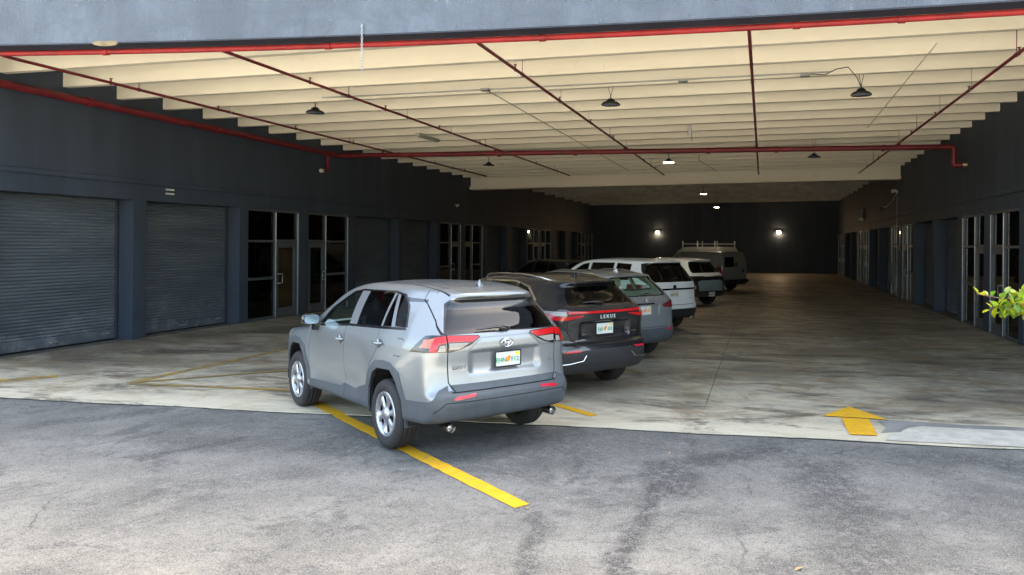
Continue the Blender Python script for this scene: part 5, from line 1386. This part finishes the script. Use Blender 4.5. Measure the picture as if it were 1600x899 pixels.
# ================================================================ little tree whose branch reaches into view
def m_leaf(name, col):
    g = NG(name); p = g.obj(); n = g.noise(p, 40, 3)
    c = g.mix(g.ramp(n, .3, .7), tuple(x * .75 for x in col), tuple(min(1, x * 1.2) for x in col)); g.set(c, .42, 0, .4)
    t = g.node('ShaderNodeBsdfTranslucent'); g.put(t.inputs[0], c); mx = g.node('ShaderNodeMixShader'); mx.inputs[0].default_value = .4
    o = [k for k in g.t.nodes if k.type == 'OUTPUT_MATERIAL'][0]; g.t.links.new(g.b.outputs[0], mx.inputs[1]); g.t.links.new(t.outputs[0], mx.inputs[2]); g.t.links.new(mx.outputs[0], o.inputs[0]); return g.m
LEAF = [m_leaf('bright_green_leaf', (.15, .27, .025)), m_leaf('yellow_green_leaf', (.29, .33, .025)), m_leaf('deep_green_leaf', (.09, .2, .025))]
BARK = simple('reddish_bark', (.12, .06, .035), .8, scale=20, var=.3)
def leaf_geo(L, W):
    v = []; f = []; n = 6
    for i in range(n + 1):
        t = i / n; w_ = W * (math.sin(math.pi * min(1, t * .92 + .04)) ** .8) * (.75 + .5 * t); zc = -.25 * L * t * t
        v += [(t * L, -w_, zc + .18 * w_), (t * L, 0, zc), (t * L, w_, zc + .18 * w_)]
    for i in range(n): a = i * 3; f += [(a, a+3, a+4, a+1), (a+1, a+4, a+5, a+2)]
    return v, f
TR = empty('small_tree', (2.93, 5.3, -.025)); tag(TR, 'small tree with glossy yellow-green leaves, its branch reaching in front of the shopfront', 'tree')
MB().tube([(0, 0, 0), (.02, .02, .7), (-.03, .0, 1.4), (.02, .03, 2.1), (.0, .0, 2.7)], [.06, .05, .042, .03, .015], 10).build('trunk', BARK, TR)
lm = []
for i, mt in enumerate(LEAF):
    v, f = leaf_geo(.07 - .006 * i, .019); lm.append(MB().add(v, f, True).mesh('leaf', mt))
def twig(pts, r0, n, name='branch', vis=True):
    P = [Vector(p) for p in pts]; b = MB().tube(P, [r0 * (1 - .8 * i / (len(P) - 1)) for i in range(len(P))], 7).build(name, BARK, TR)
    L = [0]
    for a, c_ in zip(P, P[1:]): L.append(L[-1] + (c_ - a).length)
    out = []
    for i in range(n):
        s_ = L[-1] * (.25 + .75 * (i + rng.random()) / n); k = max(j for j in range(len(P) - 1) if L[j] <= s_); t = min(1, (s_ - L[k]) / (L[k+1] - L[k]))
        p = P[k].lerp(P[k+1], t); d = (P[k+1] - P[k]).normalized()
        a = rng.uniform(0, 2 * math.pi); side = d.orthogonal().normalized(); side.rotate(Matrix.Rotation(a, 3, d))
        dr = (d * rng.uniform(.1, .9) + side + Vector((0, 0, .25))).normalized()
        q = dr.to_track_quat('X', 'Z').to_euler()
        out.append((p + side * .004, (q[0] + rng.uniform(-.5, .5), q[1], q[2]), rng.choice((0, 1, 1, 1, 0, 2)), rng.uniform(.75, 1.15)))
    return b, out
# branches that show: leaves one by one
VIS = [([(0, 0, 1.45), (-.5, -.1, 1.66), (-.95, -.15, 1.75), (-1.25, -.15, 1.80), (-1.42, -.14, 1.86), (-1.56, -.14, 1.885)], .011, 40)]
for k in range(17):
    t = rng.uniform(0, 1); x0 = -1.08 - .34 * t; z0 = 1.765 + .07 * t
    ex, ez = x0 - rng.uniform(.10, .22), z0 + rng.uniform(-.09, .14) * (1.15 - t)
    ey = -.15 + rng.uniform(-.16, .16)
    VIS.append(([(x0, -.15, z0), ((x0 + ex) / 2, (ey - .15) / 2, (z0 + ez) / 2 + .015), (ex, ey, ez)], .0045, 10))
for pts, r0, n in VIS:
    b, lv = twig(pts, r0, n)
    for p, e, k, sc in lv:
        o = link('leaf', lm[k], b, p, e); o.scale = (sc, sc, sc)
# the rest of the crown, out of the picture
m = MB(); v0, f0 = leaf_geo(.06, .017)
for j in range(20):
    a = rng.uniform(-1.6, 2.0); z0 = rng.uniform(1.3, 2.6); ln = rng.uniform(.5, 1.0)
    pts = [(0, 0, z0 * .98), (ln * .5 * math.cos(a), ln * .5 * math.sin(a), z0 + .2), (ln * math.cos(a), ln * math.sin(a), z0 + .3)]
    b, lv = twig(pts, .009, 60)
    for p, e, k, sc in lv:
        from mathutils import Euler
        T = Matrix.Translation(p) @ Euler(e).to_matrix().to_4x4() @ Matrix.Scale(sc, 4); m.add([T @ Vector(q) for q in v0], f0, True)
cr = m.build('crown', LEAF[0], TR); cr['kind'] = 'stuff'

# ================================================================ litter
dm_ = simple('dry_leaf', (.4, .25, .12), .7)
v, f = leaf_geo(.07, .022); dl_ = MB().add(v, f, True).mesh('dry_leaf', dm_)
for (x, y, s_, lb) in ((.28, 5.15, .9, 'pale dry leaf lying on the open asphalt'), (-10.6, 10.55, 1.2, 'orange dry leaf on the concrete in front of the roller doors'), (-1.88, 5.86, .8, 'pale scrap beside the end of the yellow line'), (-.95, 7.75, .6, 'small dry leaf on the asphalt by the dark stains')):
    o = link('dry_leaf', dl_, None, (x, y, .008 if y > YJ else -.002), (.15, -.1, rng.uniform(0, 6))); o.scale = (s_, s_, s_); tag(o, lb, 'leaf')
